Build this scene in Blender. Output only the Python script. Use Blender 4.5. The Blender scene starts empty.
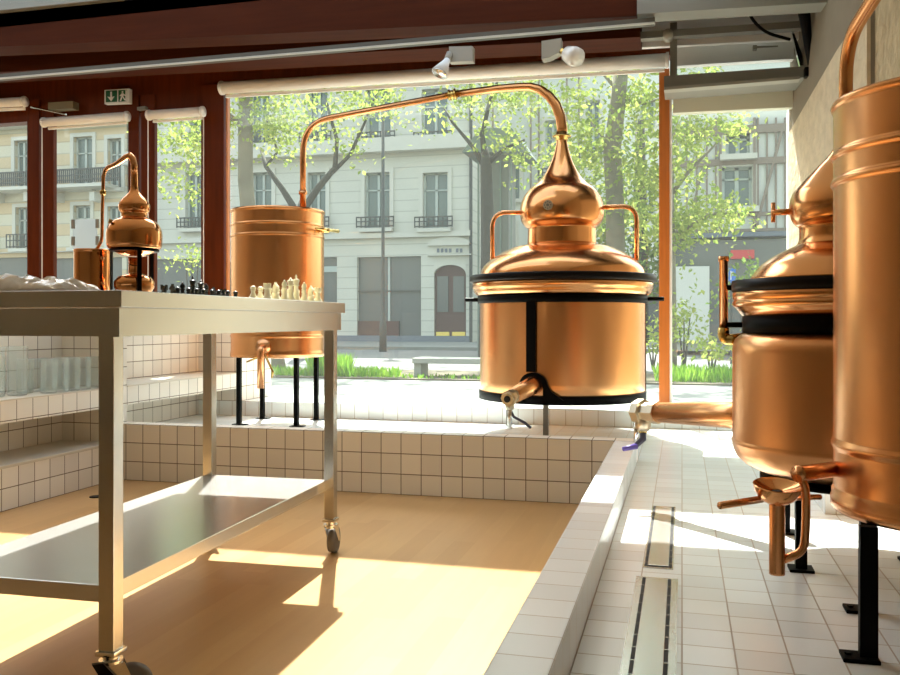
import bpy, bmesh, math, random
from mathutils import Vector, Matrix
random.seed(7)
S = bpy.context.scene
COL = S.collection
PI = math.pi

# ---------------------------------------------------------------- camera frame
F = 875.0; HY = 321.0; CX = 450.0; CH = 0.85
TH = math.atan(232.0/875.0); SN = math.sin(TH); CS = math.cos(TH)
def ray(px): u = (px-CX)/F; return (u*CS-SN, u*SN+CS)
def PD(px, py, d): r = ray(px); return Vector((r[0]*d, r[1]*d, CH+(HY-py)*d/F))
def PY(px, py, Y): return PD(px, py, Y/ray(px)[1])
def PZ(px, py, z): return PD(px, py, (CH-z)*F/(py-HY))

# ---------------------------------------------------------------- materials
def newmat(name):
    m = bpy.data.materials.new(name); m.use_nodes = True
    nt = m.node_tree; b = nt.nodes.get('Principled BSDF')
    return m, nt, b
def N(nt, t, **kw):
    n = nt.nodes.new(t)
    for k, v in kw.items(): setattr(n, k, v)
    return n
def math_(nt, op, a, b=None):
    n = N(nt, 'ShaderNodeMath', operation=op)
    for i, v in enumerate((a, b)):
        if v is None: continue
        if isinstance(v, (int, float)): n.inputs[i].default_value = v
        else: nt.links.new(v, n.inputs[i])
    return n.outputs[0]
def mixc(nt, f, a, b):
    n = N(nt, 'ShaderNodeMix', data_type='RGBA')
    for i, v in ((0, f), (6, a), (7, b)):
        if isinstance(v, (int, float)): n.inputs[i].default_value = v
        elif isinstance(v, (tuple, list)): n.inputs[i].default_value = (*v[:3], 1)
        else: nt.links.new(v, n.inputs[i])
    return n.outputs[2]
def plain(name, col, rough=.5, metal=0., noise=0., nscale=6., bump=0., bdist=.01, stretch=(1,1,1), spec=None, coat=0.):
    m, nt, b = newmat(name)
    b.inputs['Base Color'].default_value = (*col, 1)
    b.inputs['Roughness'].default_value = rough
    b.inputs['Metallic'].default_value = metal
    if spec is not None: b.inputs['Specular IOR Level'].default_value = spec
    if coat: b.inputs['Coat Weight'].default_value = coat; b.inputs['Coat Roughness'].default_value = .15
    tc = N(nt, 'ShaderNodeTexCoord'); mp = N(nt, 'ShaderNodeMapping'); mp.inputs['Scale'].default_value = stretch
    nt.links.new(tc.outputs['Object'], mp.inputs[0])
    nz = N(nt, 'ShaderNodeTexNoise'); nz.inputs['Scale'].default_value = nscale; nz.inputs['Detail'].default_value = 5
    nt.links.new(mp.outputs[0], nz.inputs['Vector'])
    if noise:
        c = mixc(nt, nz.outputs['Fac'], [x*(1-noise) for x in col], [min(1, x*(1+noise)) for x in col])
        nt.links.new(c, b.inputs['Base Color'])
    if bump:
        bp = N(nt, 'ShaderNodeBump'); bp.inputs['Strength'].default_value = bump; bp.inputs['Distance'].default_value = bdist
        nt.links.new(nz.outputs['Fac'], bp.inputs['Height']); nt.links.new(bp.outputs[0], b.inputs['Normal'])
    return m

def copper(name, col=(.78, .405, .175), rough=.24, patina=.25, hammer=0.):
    m, nt, b = newmat(name)
    b.inputs['Metallic'].default_value = 1.0
    tc = N(nt, 'ShaderNodeTexCoord')
    n1 = N(nt, 'ShaderNodeTexNoise'); n1.inputs['Scale'].default_value = 2.6; n1.inputs['Detail'].default_value = 2
    mp = N(nt, 'ShaderNodeMapping'); mp.inputs['Scale'].default_value = (1.6, 1.6, .8)
    nt.links.new(tc.outputs['Object'], mp.inputs[0]); nt.links.new(mp.outputs[0], n1.inputs['Vector'])
    dark = (col[0]*(1-patina*.35), col[1]*(1-patina*.8), col[2]*(1-patina))
    nt.links.new(mixc(nt, n1.outputs['Fac'], dark, [min(1, x*1.06) for x in col]), b.inputs['Base Color'])
    b.inputs['Roughness'].default_value = rough
    if hammer:
        v = N(nt, 'ShaderNodeTexVoronoi', feature='SMOOTH_F1'); v.inputs['Scale'].default_value = 60
        nt.links.new(tc.outputs['Object'], v.inputs['Vector'])
        bp = N(nt, 'ShaderNodeBump'); bp.inputs['Strength'].default_value = hammer; bp.inputs['Distance'].default_value = .004
        nt.links.new(v.outputs['Distance'], bp.inputs['Height']); nt.links.new(bp.outputs[0], b.inputs['Normal'])
    return m

def tiles(name, tile, grout, pitch=(.1, .1, .1), off=(0, 0, 0), line=.0035, rough=.28, var=.06):
    m, nt, b = newmat(name)
    g = N(nt, 'ShaderNodeNewGeometry')
    sp = N(nt, 'ShaderNodeSeparateXYZ'); nt.links.new(g.outputs['Position'], sp.inputs[0])
    sn = N(nt, 'ShaderNodeSeparateXYZ'); nt.links.new(g.outputs['True Normal'], sn.inputs[0])
    masks = []; cells = []
    for i in range(3):
        t = math_(nt, 'DIVIDE', math_(nt, 'SUBTRACT', sp.outputs[i], off[i]), pitch[i])
        fr = math_(nt, 'SUBTRACT', t, math_(nt, 'FLOOR', t))
        e = math_(nt, 'ABSOLUTE', math_(nt, 'SUBTRACT', fr, .5))
        ln = math_(nt, 'GREATER_THAN', e, .5-line/2/pitch[i])
        flat = math_(nt, 'LESS_THAN', math_(nt, 'ABSOLUTE', sn.outputs[i]), .7)
        masks.append(math_(nt, 'MULTIPLY', ln, flat))
        cells.append(math_(nt, 'MULTIPLY', math_(nt, 'FLOOR', t), flat))
    mk = math_(nt, 'MAXIMUM', math_(nt, 'MAXIMUM', masks[0], masks[1]), masks[2])
    cb = N(nt, 'ShaderNodeCombineXYZ')
    for i in range(3): nt.links.new(cells[i], cb.inputs[i])
    wn = N(nt, 'ShaderNodeTexWhiteNoise', noise_dimensions='3D'); nt.links.new(cb.outputs[0], wn.inputs['Vector'])
    tl = mixc(nt, wn.outputs['Value'], [x*(1-var) for x in tile], [min(1, x*(1+var)) for x in tile])
    nt.links.new(mixc(nt, mk, tl, grout), b.inputs['Base Color'])
    r = N(nt, 'ShaderNodeMapRange'); r.inputs[3].default_value = rough; r.inputs[4].default_value = .8
    nt.links.new(mk, r.inputs[0]); nt.links.new(r.outputs[0], b.inputs['Roughness'])
    bp = N(nt, 'ShaderNodeBump', invert=True); bp.inputs['Strength'].default_value = .4; bp.inputs['Distance'].default_value = .002
    nt.links.new(mk, bp.inputs['Height']); nt.links.new(bp.outputs[0], b.inputs['Normal'])
    return m

def woodfloor():
    m, nt, b = newmat('wood_floor')
    g = N(nt, 'ShaderNodeNewGeometry')
    sp = N(nt, 'ShaderNodeSeparateXYZ'); nt.links.new(g.outputs['Position'], sp.inputs[0])
    row = math_(nt, 'FLOOR', math_(nt, 'DIVIDE', sp.outputs[0], .085))
    w1 = N(nt, 'ShaderNodeTexWhiteNoise', noise_dimensions='1D'); nt.links.new(row, w1.inputs['W'])
    yy = math_(nt, 'ADD', sp.outputs[1], math_(nt, 'MULTIPLY', w1.outputs['Value'], 1.3))
    seg = math_(nt, 'FLOOR', math_(nt, 'DIVIDE', yy, .9))
    w2 = N(nt, 'ShaderNodeTexWhiteNoise', noise_dimensions='2D')
    cb = N(nt, 'ShaderNodeCombineXYZ'); nt.links.new(row, cb.inputs[0]); nt.links.new(seg, cb.inputs[1]); nt.links.new(cb.outputs[0], w2.inputs['Vector'])
    mp = N(nt, 'ShaderNodeMapping'); mp.inputs['Scale'].default_value = (14, 1.2, 1); nt.links.new(g.outputs['Position'], mp.inputs[0])
    nz = N(nt, 'ShaderNodeTexNoise'); nz.inputs['Scale'].default_value = 2.2; nz.inputs['Detail'].default_value = 6; nt.links.new(mp.outputs[0], nz.inputs['Vector'])
    c1 = mixc(nt, w2.outputs['Value'], (.46, .265, .10), (.54, .33, .135))
    c2 = mixc(nt, math_(nt, 'MULTIPLY', nz.outputs['Fac'], .5), c1, (.36, .20, .08))
    nt.links.new(c2, b.inputs['Base Color'])
    b.inputs['Roughness'].default_value = .33
    b.inputs['Specular IOR Level'].default_value = .38
    return m

def glassmat(name, tint=(.93, .97, .95), refl=.8, veil=0.):
    m, nt, b = newmat(name); nt.nodes.remove(b)
    out = [n for n in nt.nodes if n.type == 'OUTPUT_MATERIAL'][0]
    t = N(nt, 'ShaderNodeBsdfTransparent'); t.inputs[0].default_value = (*tint, 1)
    g = N(nt, 'ShaderNodeBsdfGlossy'); g.inputs['Roughness'].default_value = .01
    fr = N(nt, 'ShaderNodeFresnel'); ge = N(nt, 'ShaderNodeNewGeometry')
    ior = N(nt, 'ShaderNodeMapRange'); ior.inputs[3].default_value = 1.45; ior.inputs[4].default_value = 1/1.45   # same reflectance from both faces of the thin pane
    nt.links.new(ge.outputs['Backfacing'], ior.inputs[0]); nt.links.new(ior.outputs[0], fr.inputs[0])
    mx = N(nt, 'ShaderNodeMixShader')
    nt.links.new(math_(nt, 'MULTIPLY', fr.outputs[0], refl), mx.inputs[0])
    tr = t.outputs[0]
    if veil:  # translucent share imitates the light veil on panes; milky body of tumblers
        tl = N(nt, 'ShaderNodeBsdfTranslucent'); tl.inputs[0].default_value = (.9, .95, .92, 1); m2 = N(nt, 'ShaderNodeMixShader'); m2.inputs[0].default_value = veil
        nt.links.new(tr, m2.inputs[1]); nt.links.new(tl.outputs[0], m2.inputs[2]); tr = m2.outputs[0]
    nt.links.new(tr, mx.inputs[1]); nt.links.new(g.outputs[0], mx.inputs[2]); nt.links.new(mx.outputs[0], out.inputs[0])
    return m

def leafmat(name, c1, c2):
    m, nt, b = newmat(name); nt.nodes.remove(b)
    out = [n for n in nt.nodes if n.type == 'OUTPUT_MATERIAL'][0]
    g = N(nt, 'ShaderNodeNewGeometry')
    c = mixc(nt, g.outputs['Random Per Island'], c1, c2)
    d = N(nt, 'ShaderNodeBsdfDiffuse'); t = N(nt, 'ShaderNodeBsdfTranslucent'); mx = N(nt, 'ShaderNodeMixShader'); mx.inputs[0].default_value = .55
    nt.links.new(c, d.inputs[0]); nt.links.new(c, t.inputs[0])
    nt.links.new(d.outputs[0], mx.inputs[1]); nt.links.new(t.outputs[0], mx.inputs[2]); nt.links.new(mx.outputs[0], out.inputs[0])
    return m

def stonefacade(name, col, band, bandcol, groove=.42):
    m, nt, b = newmat(name)
    g = N(nt, 'ShaderNodeNewGeometry')
    sp = N(nt, 'ShaderNodeSeparateXYZ'); nt.links.new(g.outputs['Position'], sp.inputs[0])
    t = math_(nt, 'DIVIDE', sp.outputs[2], groove); fr = math_(nt, 'SUBTRACT', t, math_(nt, 'FLOOR', t))
    ln = math_(nt, 'LESS_THAN', fr, .09)
    t2 = math_(nt, 'DIVIDE', sp.outputs[2], groove*2); fr2 = math_(nt, 'SUBTRACT', t2, math_(nt, 'FLOOR', t2))
    bd = math_(nt, 'MULTIPLY', math_(nt, 'GREATER_THAN', fr2, .5), band)
    nz = N(nt, 'ShaderNodeTexNoise'); nz.inputs['Scale'].default_value = .6; nt.links.new(g.outputs['Position'], nz.inputs['Vector'])
    c = mixc(nt, nz.outputs['Fac'], [x*.88 for x in col], [min(1, x*1.08) for x in col])
    c = mixc(nt, bd, c, bandcol)
    c = mixc(nt, math_(nt, 'MULTIPLY', ln, .45), c, [x*.45 for x in col])
    nt.links.new(c, b.inputs['Base Color']); b.inputs['Roughness'].default_value = .85
    return m

M = dict(
    cu=copper('copper_satin', rough=.27), cus=copper('copper_buffed', (.79, .40, .165), .19, .25), cup=copper('copper_polished', (.80, .40, .165), .13, .25),
    cuh=copper('copper_hammered', rough=.3, hammer=.10), cut=copper('copper_tube', (.76, .39, .18), .25, .25),
    brass=plain('brass', (.62, .43, .14), .25, 1), bronze=plain('dull_bronze', (.22, .17, .09), .5, .6), chrome=plain('chrome', (.75, .74, .70), .18, 1, noise=.1),
    nickel=plain('brushed_nickel', (.58, .51, .38), .38, 1, noise=.1),
    black=plain('black_iron', (.003, .0027, .0025), .5, 0, spec=.06), blackm=plain('black_enamel', (.006, .004, .0035), .4, 0, spec=.12),
    steel=plain('brushed_steel', (.60, .58, .53), .26, 1, noise=.06, nscale=4, stretch=(30, .6, 1)),
    steelf=plain('steel_sheet', (.62, .62, .60), .22, .78, noise=.05, nscale=3),
    twall=tiles('tile_cream', (.78, .74, .66), (.17, .13, .085), (.103, .103, .1), (-2.875, 4.08, 0), .0042, .3),
    twhite=tiles('tile_white', (.83, .88, .89), (.42, .38, .33), (.1, .1, .1), (0, .02, 0), .0034, .25),
    tcurb=tiles('tile_curb', (.83, .88, .89), (.45, .41, .36), (.1, .1, .1), (0, .02, 0), .003, .25),
    ledge=plain('ledge_concrete', (.60, .56, .47), .45, noise=.05, nscale=3),
    wood=woodfloor(),
    redwood=plain('red_stained_wood', (.10, .019, .004), .4, spec=.10, noise=.4, nscale=5, stretch=(6, 6, .5)),
    darkwood=plain('dark_beam_wood', (.052, .012, .004), .65, spec=.06, noise=.4, nscale=4, stretch=(.5, 6, 6)),
    orange=plain('orange_wood', (.50, .15, .025), .4, noise=.25, nscale=6, stretch=(8, 8, .6)),
    blackwood=plain('dark_ceiling_wood', (.02, .012, .010), .7),  # near-black wood colour of the ceiling strip
    blind=plain('white_blind_cloth', (.78, .75, .70), .7), blindc=plain('cream_blind_box', (.62, .62, .50), .6),
    greysteel=plain('grey_painted_steel', (.20, .19, .16), .5), track=plain('grey_track', (.30, .28, .23), .45), trackb=plain('track_edge', (.42, .40, .34), .5),
    plaster=plain('grey_plaster', (.23, .195, .145), .9, noise=.2, nscale=5, bump=.5),
    stone=plain('rough_limestone', (.46, .37, .23), .95, noise=.45, nscale=14, bump=1, bdist=.05),
    palewall=plain('pale_beige_wall', (.60, .50, .35), .95, noise=.25, nscale=16, bump=1, bdist=.02),
    roomwall=plain('room_wall_paint', (.54, .49, .39), .9), ceil=plain('ceiling_paint', (.66, .68, .68), .9), white=plain('white_paint', (.8, .8, .78), .6),
    glass=glassmat('window_glass', (.93, .97, .94), .7, .012), roofglass=glassmat('roof_glass', (.97, .98, .97), .6), cupglass=glassmat('tumbler_glass', (.95, .96, .95), .9, .10),
    cgreen=plain('exit_green', (.005, .11, .05), .5), ivory=plain('ivory_plastic', (.80, .75, .52), .35), ebony=plain('black_plastic', (.012, .015, .013), .25),
    rubber=plain('grey_rubber', (.10, .09, .08), .6), purple=plain('purple_plastic_sleeve', (.10, .07, .35), .4), darkhandle=plain('dark_blue_sleeve', (.06, .06, .10), .35),
    bag=plain('crinkled_clear_plastic', (.86, .86, .87), .25, noise=.06, nscale=20, bump=.3, coat=.8), paper=leafmat('white_paper', (.5, .53, .55), (.5, .53, .55)),
    grout=plain('slot_dark', (.02, .02, .02), .8),
    fac=stonefacade('pale_stone_facade', (.56, .545, .47), 0, (0, 0, 0)), facl=stonefacade('cream_banded_facade', (.60, .55, .42), .55, (.58, .38, .18), .5),
    trimstone=plain('carved_stone', (.56, .54, .47), .85), pane=plain('dark_window_pane', (.10, .14, .13), .08), sash=plain('white_sash', (.42, .46, .42), .6),
    raildark=plain('dark_rail', (.07, .06, .04), .5), rail=plain('iron_railing', (.05, .055, .05), .6), shop=plain('shop_glass', (.11, .12, .12), .1), brown=plain('brown_door_paint', (.07, .025, .02), .5), yellow=plain('yellow_panel', (.85, .62, .12), .5),
    timberw=plain('white_render', (.62, .63, .58), .9), timber=plain('grey_timber', (.24, .19, .15), .8), slate=plain('slate', (.14, .16, .19), .7),
    shutter=plain('white_shutter', (.62, .62, .58), .7), redsign=plain('red_sign', (.55, .05, .05), .5), bluesign=plain('blue_sign', (.03, .16, .6), .5),
    pave=plain('pale_paving', (.20, .205, .185), .8, noise=.08, nscale=1.5), road=plain('asphalt', (.16, .16, .155), .9, noise=.1, nscale=2), soil=plain('soil', (.12, .10, .06), .95),
    bark=plain('plane_tree_bark', (.19, .165, .11), .9, noise=.45, nscale=4, bump=.5), bark2=plain('dark_bark', (.055, .05, .04), .9, noise=.3, nscale=5, bump=.4),
    leaf=leafmat('young_leaves', (.21, .30, .06), (.42, .46, .12)), leafd=leafmat('deeper_leaves', (.10, .18, .05), (.24, .31, .08)), grass=leafmat('grass_blades', (.14, .34, .03), (.34, .52, .06)),
    bench=plain('grey_bench', (.34, .34, .30), .7), lamp=plain('green_iron', (.17, .21, .18), .6),
    bulb=plain('frosted_bulb', (.75, .72, .66), .15, coat=.5), mirror=plain('bright_edge_trim', (.7, .75, .8), .12, 1),
)

# ---------------------------------------------------------------- mesh helpers
def BM(): return bmesh.new()
def box(bm, a, b, bev=0, mtx=None):
    x0, y0, z0 = a; x1, y1, z1 = b
    vs = [bm.verts.new(v) for v in ((x0,y0,z0),(x1,y0,z0),(x1,y1,z0),(x0,y1,z0),(x0,y0,z1),(x1,y0,z1),(x1,y1,z1),(x0,y1,z1))]
    fs = [bm.faces.new([vs[i] for i in f]) for f in ((0,3,2,1),(4,5,6,7),(0,1,5,4),(1,2,6,5),(2,3,7,6),(3,0,4,7))]
    if bev:
        es = list({e for f in fs for e in f.edges})
        r = bmesh.ops.bevel(bm, geom=es, offset=bev, segments=2, affect='EDGES', profile=.6)
        vs = list({v for f in r['faces'] for v in f.verts} | {v for v in vs if v.is_valid})
    if mtx is not None: bmesh.ops.transform(bm, matrix=mtx, verts=vs)
    return bm
def lathe(bm, prof, c, seg=64, close=False):
    """prof: list of (r, z) ; c: axis x,y"""
    ln = [math.hypot(prof[i+1][0]-prof[i][0], prof[i+1][1]-prof[i][1]) for i in range(len(prof)-1)]
    out = [prof[0]]
    for i, L in enumerate(ln):           # support loops keep long flat walls flat beside small beads
        a, e = prof[i], prof[i+1]
        if L > .03:
            if i > 0 and ln[i-1] < L/3: q = min(.004, L*.1)/L; out.append((a[0]+(e[0]-a[0])*q, a[1]+(e[1]-a[1])*q))
            if i < len(ln)-1 and ln[i+1] < L/3: q = 1-min(.004, L*.1)/L; out.append((a[0]+(e[0]-a[0])*q, a[1]+(e[1]-a[1])*q))
        out.append(e)
    prof = out
    rings = []
    for r, z in prof:
        if r < 1e-5: rings.append([bm.verts.new((c[0], c[1], z))]); continue
        rings.append([bm.verts.new((c[0]+r*math.cos(2*PI*i/seg), c[1]+r*math.sin(2*PI*i/seg), z)) for i in range(seg)])
    for a, b in zip(rings, rings[1:]):
        for i in range(seg):
            j = (i+1) % seg
            if len(a) == 1 and len(b) == 1: continue
            if len(a) == 1: bm.faces.new((a[0], b[j], b[i]))
            elif len(b) == 1: bm.faces.new((a[i], a[j], b[0]))
            else: bm.faces.new((a[i], a[j], b[j], b[i]))
    return bm
def spl(P, n=4):
    """smooth profile through the given points"""
    out = []
    for i in range(len(P)-1):
        p0, p1, p2, p3 = P[max(i-1, 0)], P[i], P[i+1], P[min(i+2, len(P)-1)]
        for k in range(n):
            t = k/n; out.append(tuple(.5*(2*p1[j]+(p2[j]-p0[j])*t+(2*p0[j]-5*p1[j]+4*p2[j]-p3[j])*t*t+(3*p1[j]-p0[j]-3*p2[j]+p3[j])*t**3) for j in (0, 1)))
    return out+[P[-1]]
def tube(bm, pts, r, seg=16, cap=True):
    pts = [Vector(p) for p in pts]
    rs = r if isinstance(r, (list, tuple)) else [r]*len(pts)
    t0 = (pts[1]-pts[0]).normalized()
    up = Vector((0,0,1)) if abs(t0.z) < .9 else Vector((1,0,0))
    n = (up - t0*up.dot(t0)).normalized(); rings = []
    for i, p in enumerate(pts):
        if i == 0: t = t0
        elif i == len(pts)-1: t = (pts[i]-pts[i-1]).normalized()
        else: t = ((pts[i+1]-p).normalized()+(p-pts[i-1]).normalized()).normalized()
        n = (n - t*n.dot(t)).normalized(); b = t.cross(n)
        rings.append([bm.verts.new(p+(n*math.cos(2*PI*k/seg)+b*math.sin(2*PI*k/seg))*rs[i]) for k in range(seg)])
    for a, c in zip(rings, rings[1:]):
        for k in range(seg): bm.faces.new((a[k], a[(k+1)%seg], c[(k+1)%seg], c[k]))
    if cap: bm.faces.new(rings[0][::-1]); bm.faces.new(rings[-1])
    return bm
def bend(pts, rad=.05, n=6):
    """round the corners of a polyline"""
    pts = [Vector(p) for p in pts]; out = [pts[0]]
    rads = rad if isinstance(rad, (list, tuple)) else [rad]*(len(pts)-2)
    for i in range(1, len(pts)-1):
        a, p, b = pts[i-1], pts[i], pts[i+1]
        r = min(rads[i-1], (a-p).length*.49, (b-p).length*.49)
        s = p+(a-p).normalized()*r; e = p+(b-p).normalized()*r
        for k in range(n+1):
            t = k/n; out.append(s*(1-t)**2+p*2*t*(1-t)+e*t*t)
    out.append(pts[-1]); return out
def prism(bm, poly, vec):
    a = [bm.verts.new(p) for p in poly]; b = [bm.verts.new(Vector(p)+Vector(vec)) for p in poly]
    n = len(a)
    bm.faces.new(a); bm.faces.new(b[::-1])
    for i in range(n): bm.faces.new((a[i], b[i], b[(i+1)%n], a[(i+1)%n]))
    bmesh.ops.recalc_face_normals(bm, faces=bm.faces[:])
    return bm
def pxprism(bm, pts, Y0, Y1):
    return prism(bm, [PY(x, y, Y0) for x, y in pts], (0, Y1-Y0, 0))
def pxbox(bm, x0, y0, x1, y1, Y0, Y1, bev=0):
    a = PY(x0, y1, Y0); b = PY(x1, y0, Y0)
    return box(bm, (a.x, Y0, a.z), (b.x, Y1, b.z), bev)
WM = {}
def obj(name, bm, mat, parent=None, smooth=False, kind=None, label=None, cat=None, group=None):
    if parent is not None: bm.transform(WM[parent.name].inverted())
    me = bpy.data.meshes.new(name)
    if smooth:
        for f in bm.faces: f.smooth = True
        for e in bm.edges:
            if len(e.link_faces) == 2 and e.calc_face_angle(0) > .6: e.smooth = False
    bm.to_mesh(me); bm.free(); me.materials.append(M[mat] if isinstance(mat, str) else mat)
    o = bpy.data.objects.new(name, me); COL.objects.link(o)
    if parent is not None:
        o.parent = parent; WM[o.name] = WM[parent.name]
    else: WM[o.name] = Matrix.Identity(4)
    for k, v in (('kind', kind), ('label', label), ('category', cat), ('group', group)):
        if v: o[k] = v
    return o
def single(name, bm, mat, label, cat, group=None, smooth=False, kind=None, origin=None):
    """a top-level thing of one mesh, origin at its base"""
    if origin is None:
        xs = [v.co for v in bm.verts]; origin = Vector(((min(v.x for v in xs)+max(v.x for v in xs))/2, (min(v.y for v in xs)+max(v.y for v in xs))/2, min(v.z for v in xs)))
    bm.transform(Matrix.Translation(-Vector(origin)))
    o = obj(name, bm, mat, None, smooth, kind, label, cat, group); o.location = origin; WM[o.name] = Matrix.Translation(origin)
    return o
def thing(name, label, cat, loc, group=None, kind=None):
    o = bpy.data.objects.new(name, None); COL.objects.link(o); o.location = loc; o.empty_display_size = .1
    if kind: o['kind'] = kind
    if label: o['label'] = label
    if cat: o['category'] = cat
    if group: o['group'] = group
    WM[o.name] = Matrix.Translation(loc)
    return o
def struct(name, bm, mat, parent=None, label=None): return obj(name, bm, mat, parent, kind=None if parent else 'structure', label=label)
def dup(root, loc, label=None, mat=None):
    c = root.copy(); COL.objects.link(c); c.location = loc
    if label: c['label'] = label
    for ch in list(root.children):
        k = ch.copy(); COL.objects.link(k); k.parent = c
        for g in list(ch.children):
            q = g.copy(); COL.objects.link(q); q.parent = k
    return c

# ================================================================ ROOM
XW = -3.26; YS = 5.45; YW = 5.9; ZB = .2; ZC = .3; SILL = .3
b = BM(); box(b, (-7.5, -3, -.1), (-.3, 4.08, 0)); struct('floor', b, 'wood')
b = BM(); box(b, (-7.5, 4.08, -.1), (XW, YW+.1, 0)); struct('floor_entrance', b, 'wood')
b = BM(); box(b, (XW, 4.18, .0), (-.2, YS, ZB)); box(b, (-.2, -3, 0), (1.0, YS, ZB)); struct('floor_basin', b, 'twhite')
b = BM(); box(b, (XW, 4.08, 0), (-.2, 4.18, ZC)); struct('wall_basin_front', b, 'twall', label='low tiled kerb across the back of the wooden floor')
b = BM(); box(b, (-.3, -3, 0), (-.2, 4.08, ZC), .004); struct('wall_basin_side', b, 'tcurb')
b = BM(); box(b, (XW, YS, 0), (1.0, YW+.12, SILL)); struct('wall_window_sill', b, 'twhite')
b = BM(); box(b, (-2.94, -3, 0), (-2.93, 4.08, .19)); box(b, (XW, -3, 0), (-2.94, 4.08, .19)); box(b, (XW, 4.06, .2), (-2.94, 4.18, .95)); box(b, (XW, YS, .3), (-2.93, YW, .95))
struct('wall_left_bench', b, 'twall')
b = BM(); box(b, (XW, -3, .19), (-2.925, 4.06, .203)); struct('trim_1', b, 'ledge')
b = BM(); box(b, (XW-.12, -3, 0), (XW, YW, .95)); struct('wall_left', b, 'twall')
b = BM(); box(b, (XW, -3, .39), (-2.94, 4.06, .49)); box(b, (XW, 4.18, .39), (-2.94, YS, .49)); struct('wall_left_shelf', b, 'twall')
b = BM(); box(b, (XW, -3, .49), (-2.935, 4.06, .496)); box(b, (XW, 4.18, .49), (-2.935, YS, .496)); struct('trim_2', b, 'ledge')
# plinth under the right wall
b = BM(); box(b, (.465, 3.17, ZB), (1.0, YS, .40)); struct('wall_plinth', b, 'twhite')
# back of the room, behind the camera
b = BM(); box(b, (-7.6, -3.1, 0), (1.2, -3, 3.2)); struct('wall_back', b, 'roomwall')
b = BM(); box(b, (-7.6, -3, 0), (-7.5, YW, 3.2)); struct('wall_far_left', b, 'roomwall')
# right wall : plaster above, a paler beige panel below a sloping edge
b = BM(); box(b, (.82, -3, ZB), (1.0, 4.2, 3.2)); struct('wall_right', b, 'stone')
b = BM(); prism(b, [Vector((.80, 4.2, ZB)), Vector((.66, YW, ZB)), Vector((1.0, YW, ZB)), Vector((1.0, 4.2, ZB))], (0, 0, 2.8)); struct('wall_right_reveal', b, 'plaster')
b = BM()
pA, pB = Vector((.80, 4.2)), Vector((.66, YW))
def onrev(t, z): q = pA.lerp(pB, t); return Vector((q.x-.012, q.y-.001, z))
prism(b, [onrev(0, ZB), onrev(1, ZB), onrev(1, 2.03), onrev(.3, 2.2), onrev(0, 2.24)], (.03, .002, 0)); struct('wall_right_panel', b, 'palewall')

# ceiling: opaque strip above the window, opaque part on the right, glass roof over the rest
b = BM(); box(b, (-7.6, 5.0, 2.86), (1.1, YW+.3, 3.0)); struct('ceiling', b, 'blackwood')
b = BM(); box(b, (-1.0, -3, 2.86), (1.1, 4.45, 3.0)); struct('ceiling_right', b, 'ceil')
b = BM(); box(b, (-7.6, -3, 2.86), (-1.0, 3.45, 3.0)); box(b, (.2, 4.45, 2.86), (1.1, 5.0, 3.0)); struct('ceiling_back', b, 'ceil')  # unseen ceiling, extent shaped to keep sun off near floor and right wall
b = BM(); box(b, (-7.6, 3.45, 2.95), (-1.0, 5.0, 2.96)); box(b, (-1.0, 4.45, 2.95), (.2, 5.0, 2.96)); struct('window_roof', b, 'roofglass')
# window wall header
b = BM(); 
pxprism(b, [(-700, 172), (222, 108), (222, -30), (-700, -30)], YW, YW+.12); pxprism(b, [(222, 86), (672, 55), (672, -30), (222, -30)], YW, YW+.12)
struct('wall_header', b, 'redwood')

# ---- window bays (red frames) : posts stand on the floor or the sill
def post(name, x0, x1, ytop, z0, mat, Y0=YW-.02, Y1=YW+.02, parent=None):
    if x1 < 300: x1 -= 2.5; Y0 = YW-.02; Y1 = YW+.02
    a = PY(x0, ytop, Y0); c = PY(x1, ytop, Y0)
    bb = BM(); box(bb, (a.x, Y0, z0), (c.x, Y1, a.z), .003); return struct(name, bb, mat, parent)
def pane(name, x0, x1, ytop, z0, parent):
    a = PY(x0, ytop, YW+.04); c = PY(x1, ytop, YW+.04)
    bb = BM(); box(bb, (a.x, YW+.04, z0), (c.x, YW+.048, a.z)); return struct(name, bb, 'glass', parent)
w = thing('window_1', None, None, PZ(-60, 480, 0), kind='structure')
post('frame', -170, -150, 110, 0, 'redwood', parent=w); pane('pane', -150, 28, 95, .12, w)
b = BM(); a = PY(-170, 300, YW); c = PY(27, 300, YW); box(b, (a.x, YW, 0), (c.x, YW+.03, .12)); struct('bottom_rail', b, 'redwood', w)
d = thing('door_1', None, None, (PY(90, 300, YW).x, YW, 0), kind='structure')
post('frame', 27, 41.5, 100, 0, 'redwood', parent=d); post('stile', 42.5, 56, 105, 0, 'redwood', YW-.035, YW+.06, parent=d); post('stile', 128, 141, 95, 0, 'redwood', parent=d)
pane('pane', 50, 130, 105, .2, d)
b = BM(); a = PY(56, 300, YW); c = PY(128, 300, YW); box(b, (a.x, YW, 0), (c.x, YW+.06, .2)); struct('bottom_rail', b, 'redwood', d)
w = thing('window_2', None, None, (PY(175, 300, YW).x, YW, 0), kind='structure')
post('frame', 141, 157, 95, 0, 'redwood', YW-.03, YW+.08, parent=w); pane('pane', 152, 205, 95, .2, w); post('frame', 201, 226, 85, 0, 'redwood', YW-.03, YW+.1, parent=w); post('edge_bead', 226, 230, 90, .3, 'orange', YW-.02, YW+.08, parent=w)
b = BM(); a = PY(157, 300, YW); c = PY(201, 300, YW); box(b, (a.x, YW, 0), (c.x, YW+.06, .2)); struct('bottom_rail', b, 'redwood', w)
w = thing('window_3', None, None, (PY(450, 300, YW).x, YW, SILL), kind='structure')
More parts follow.
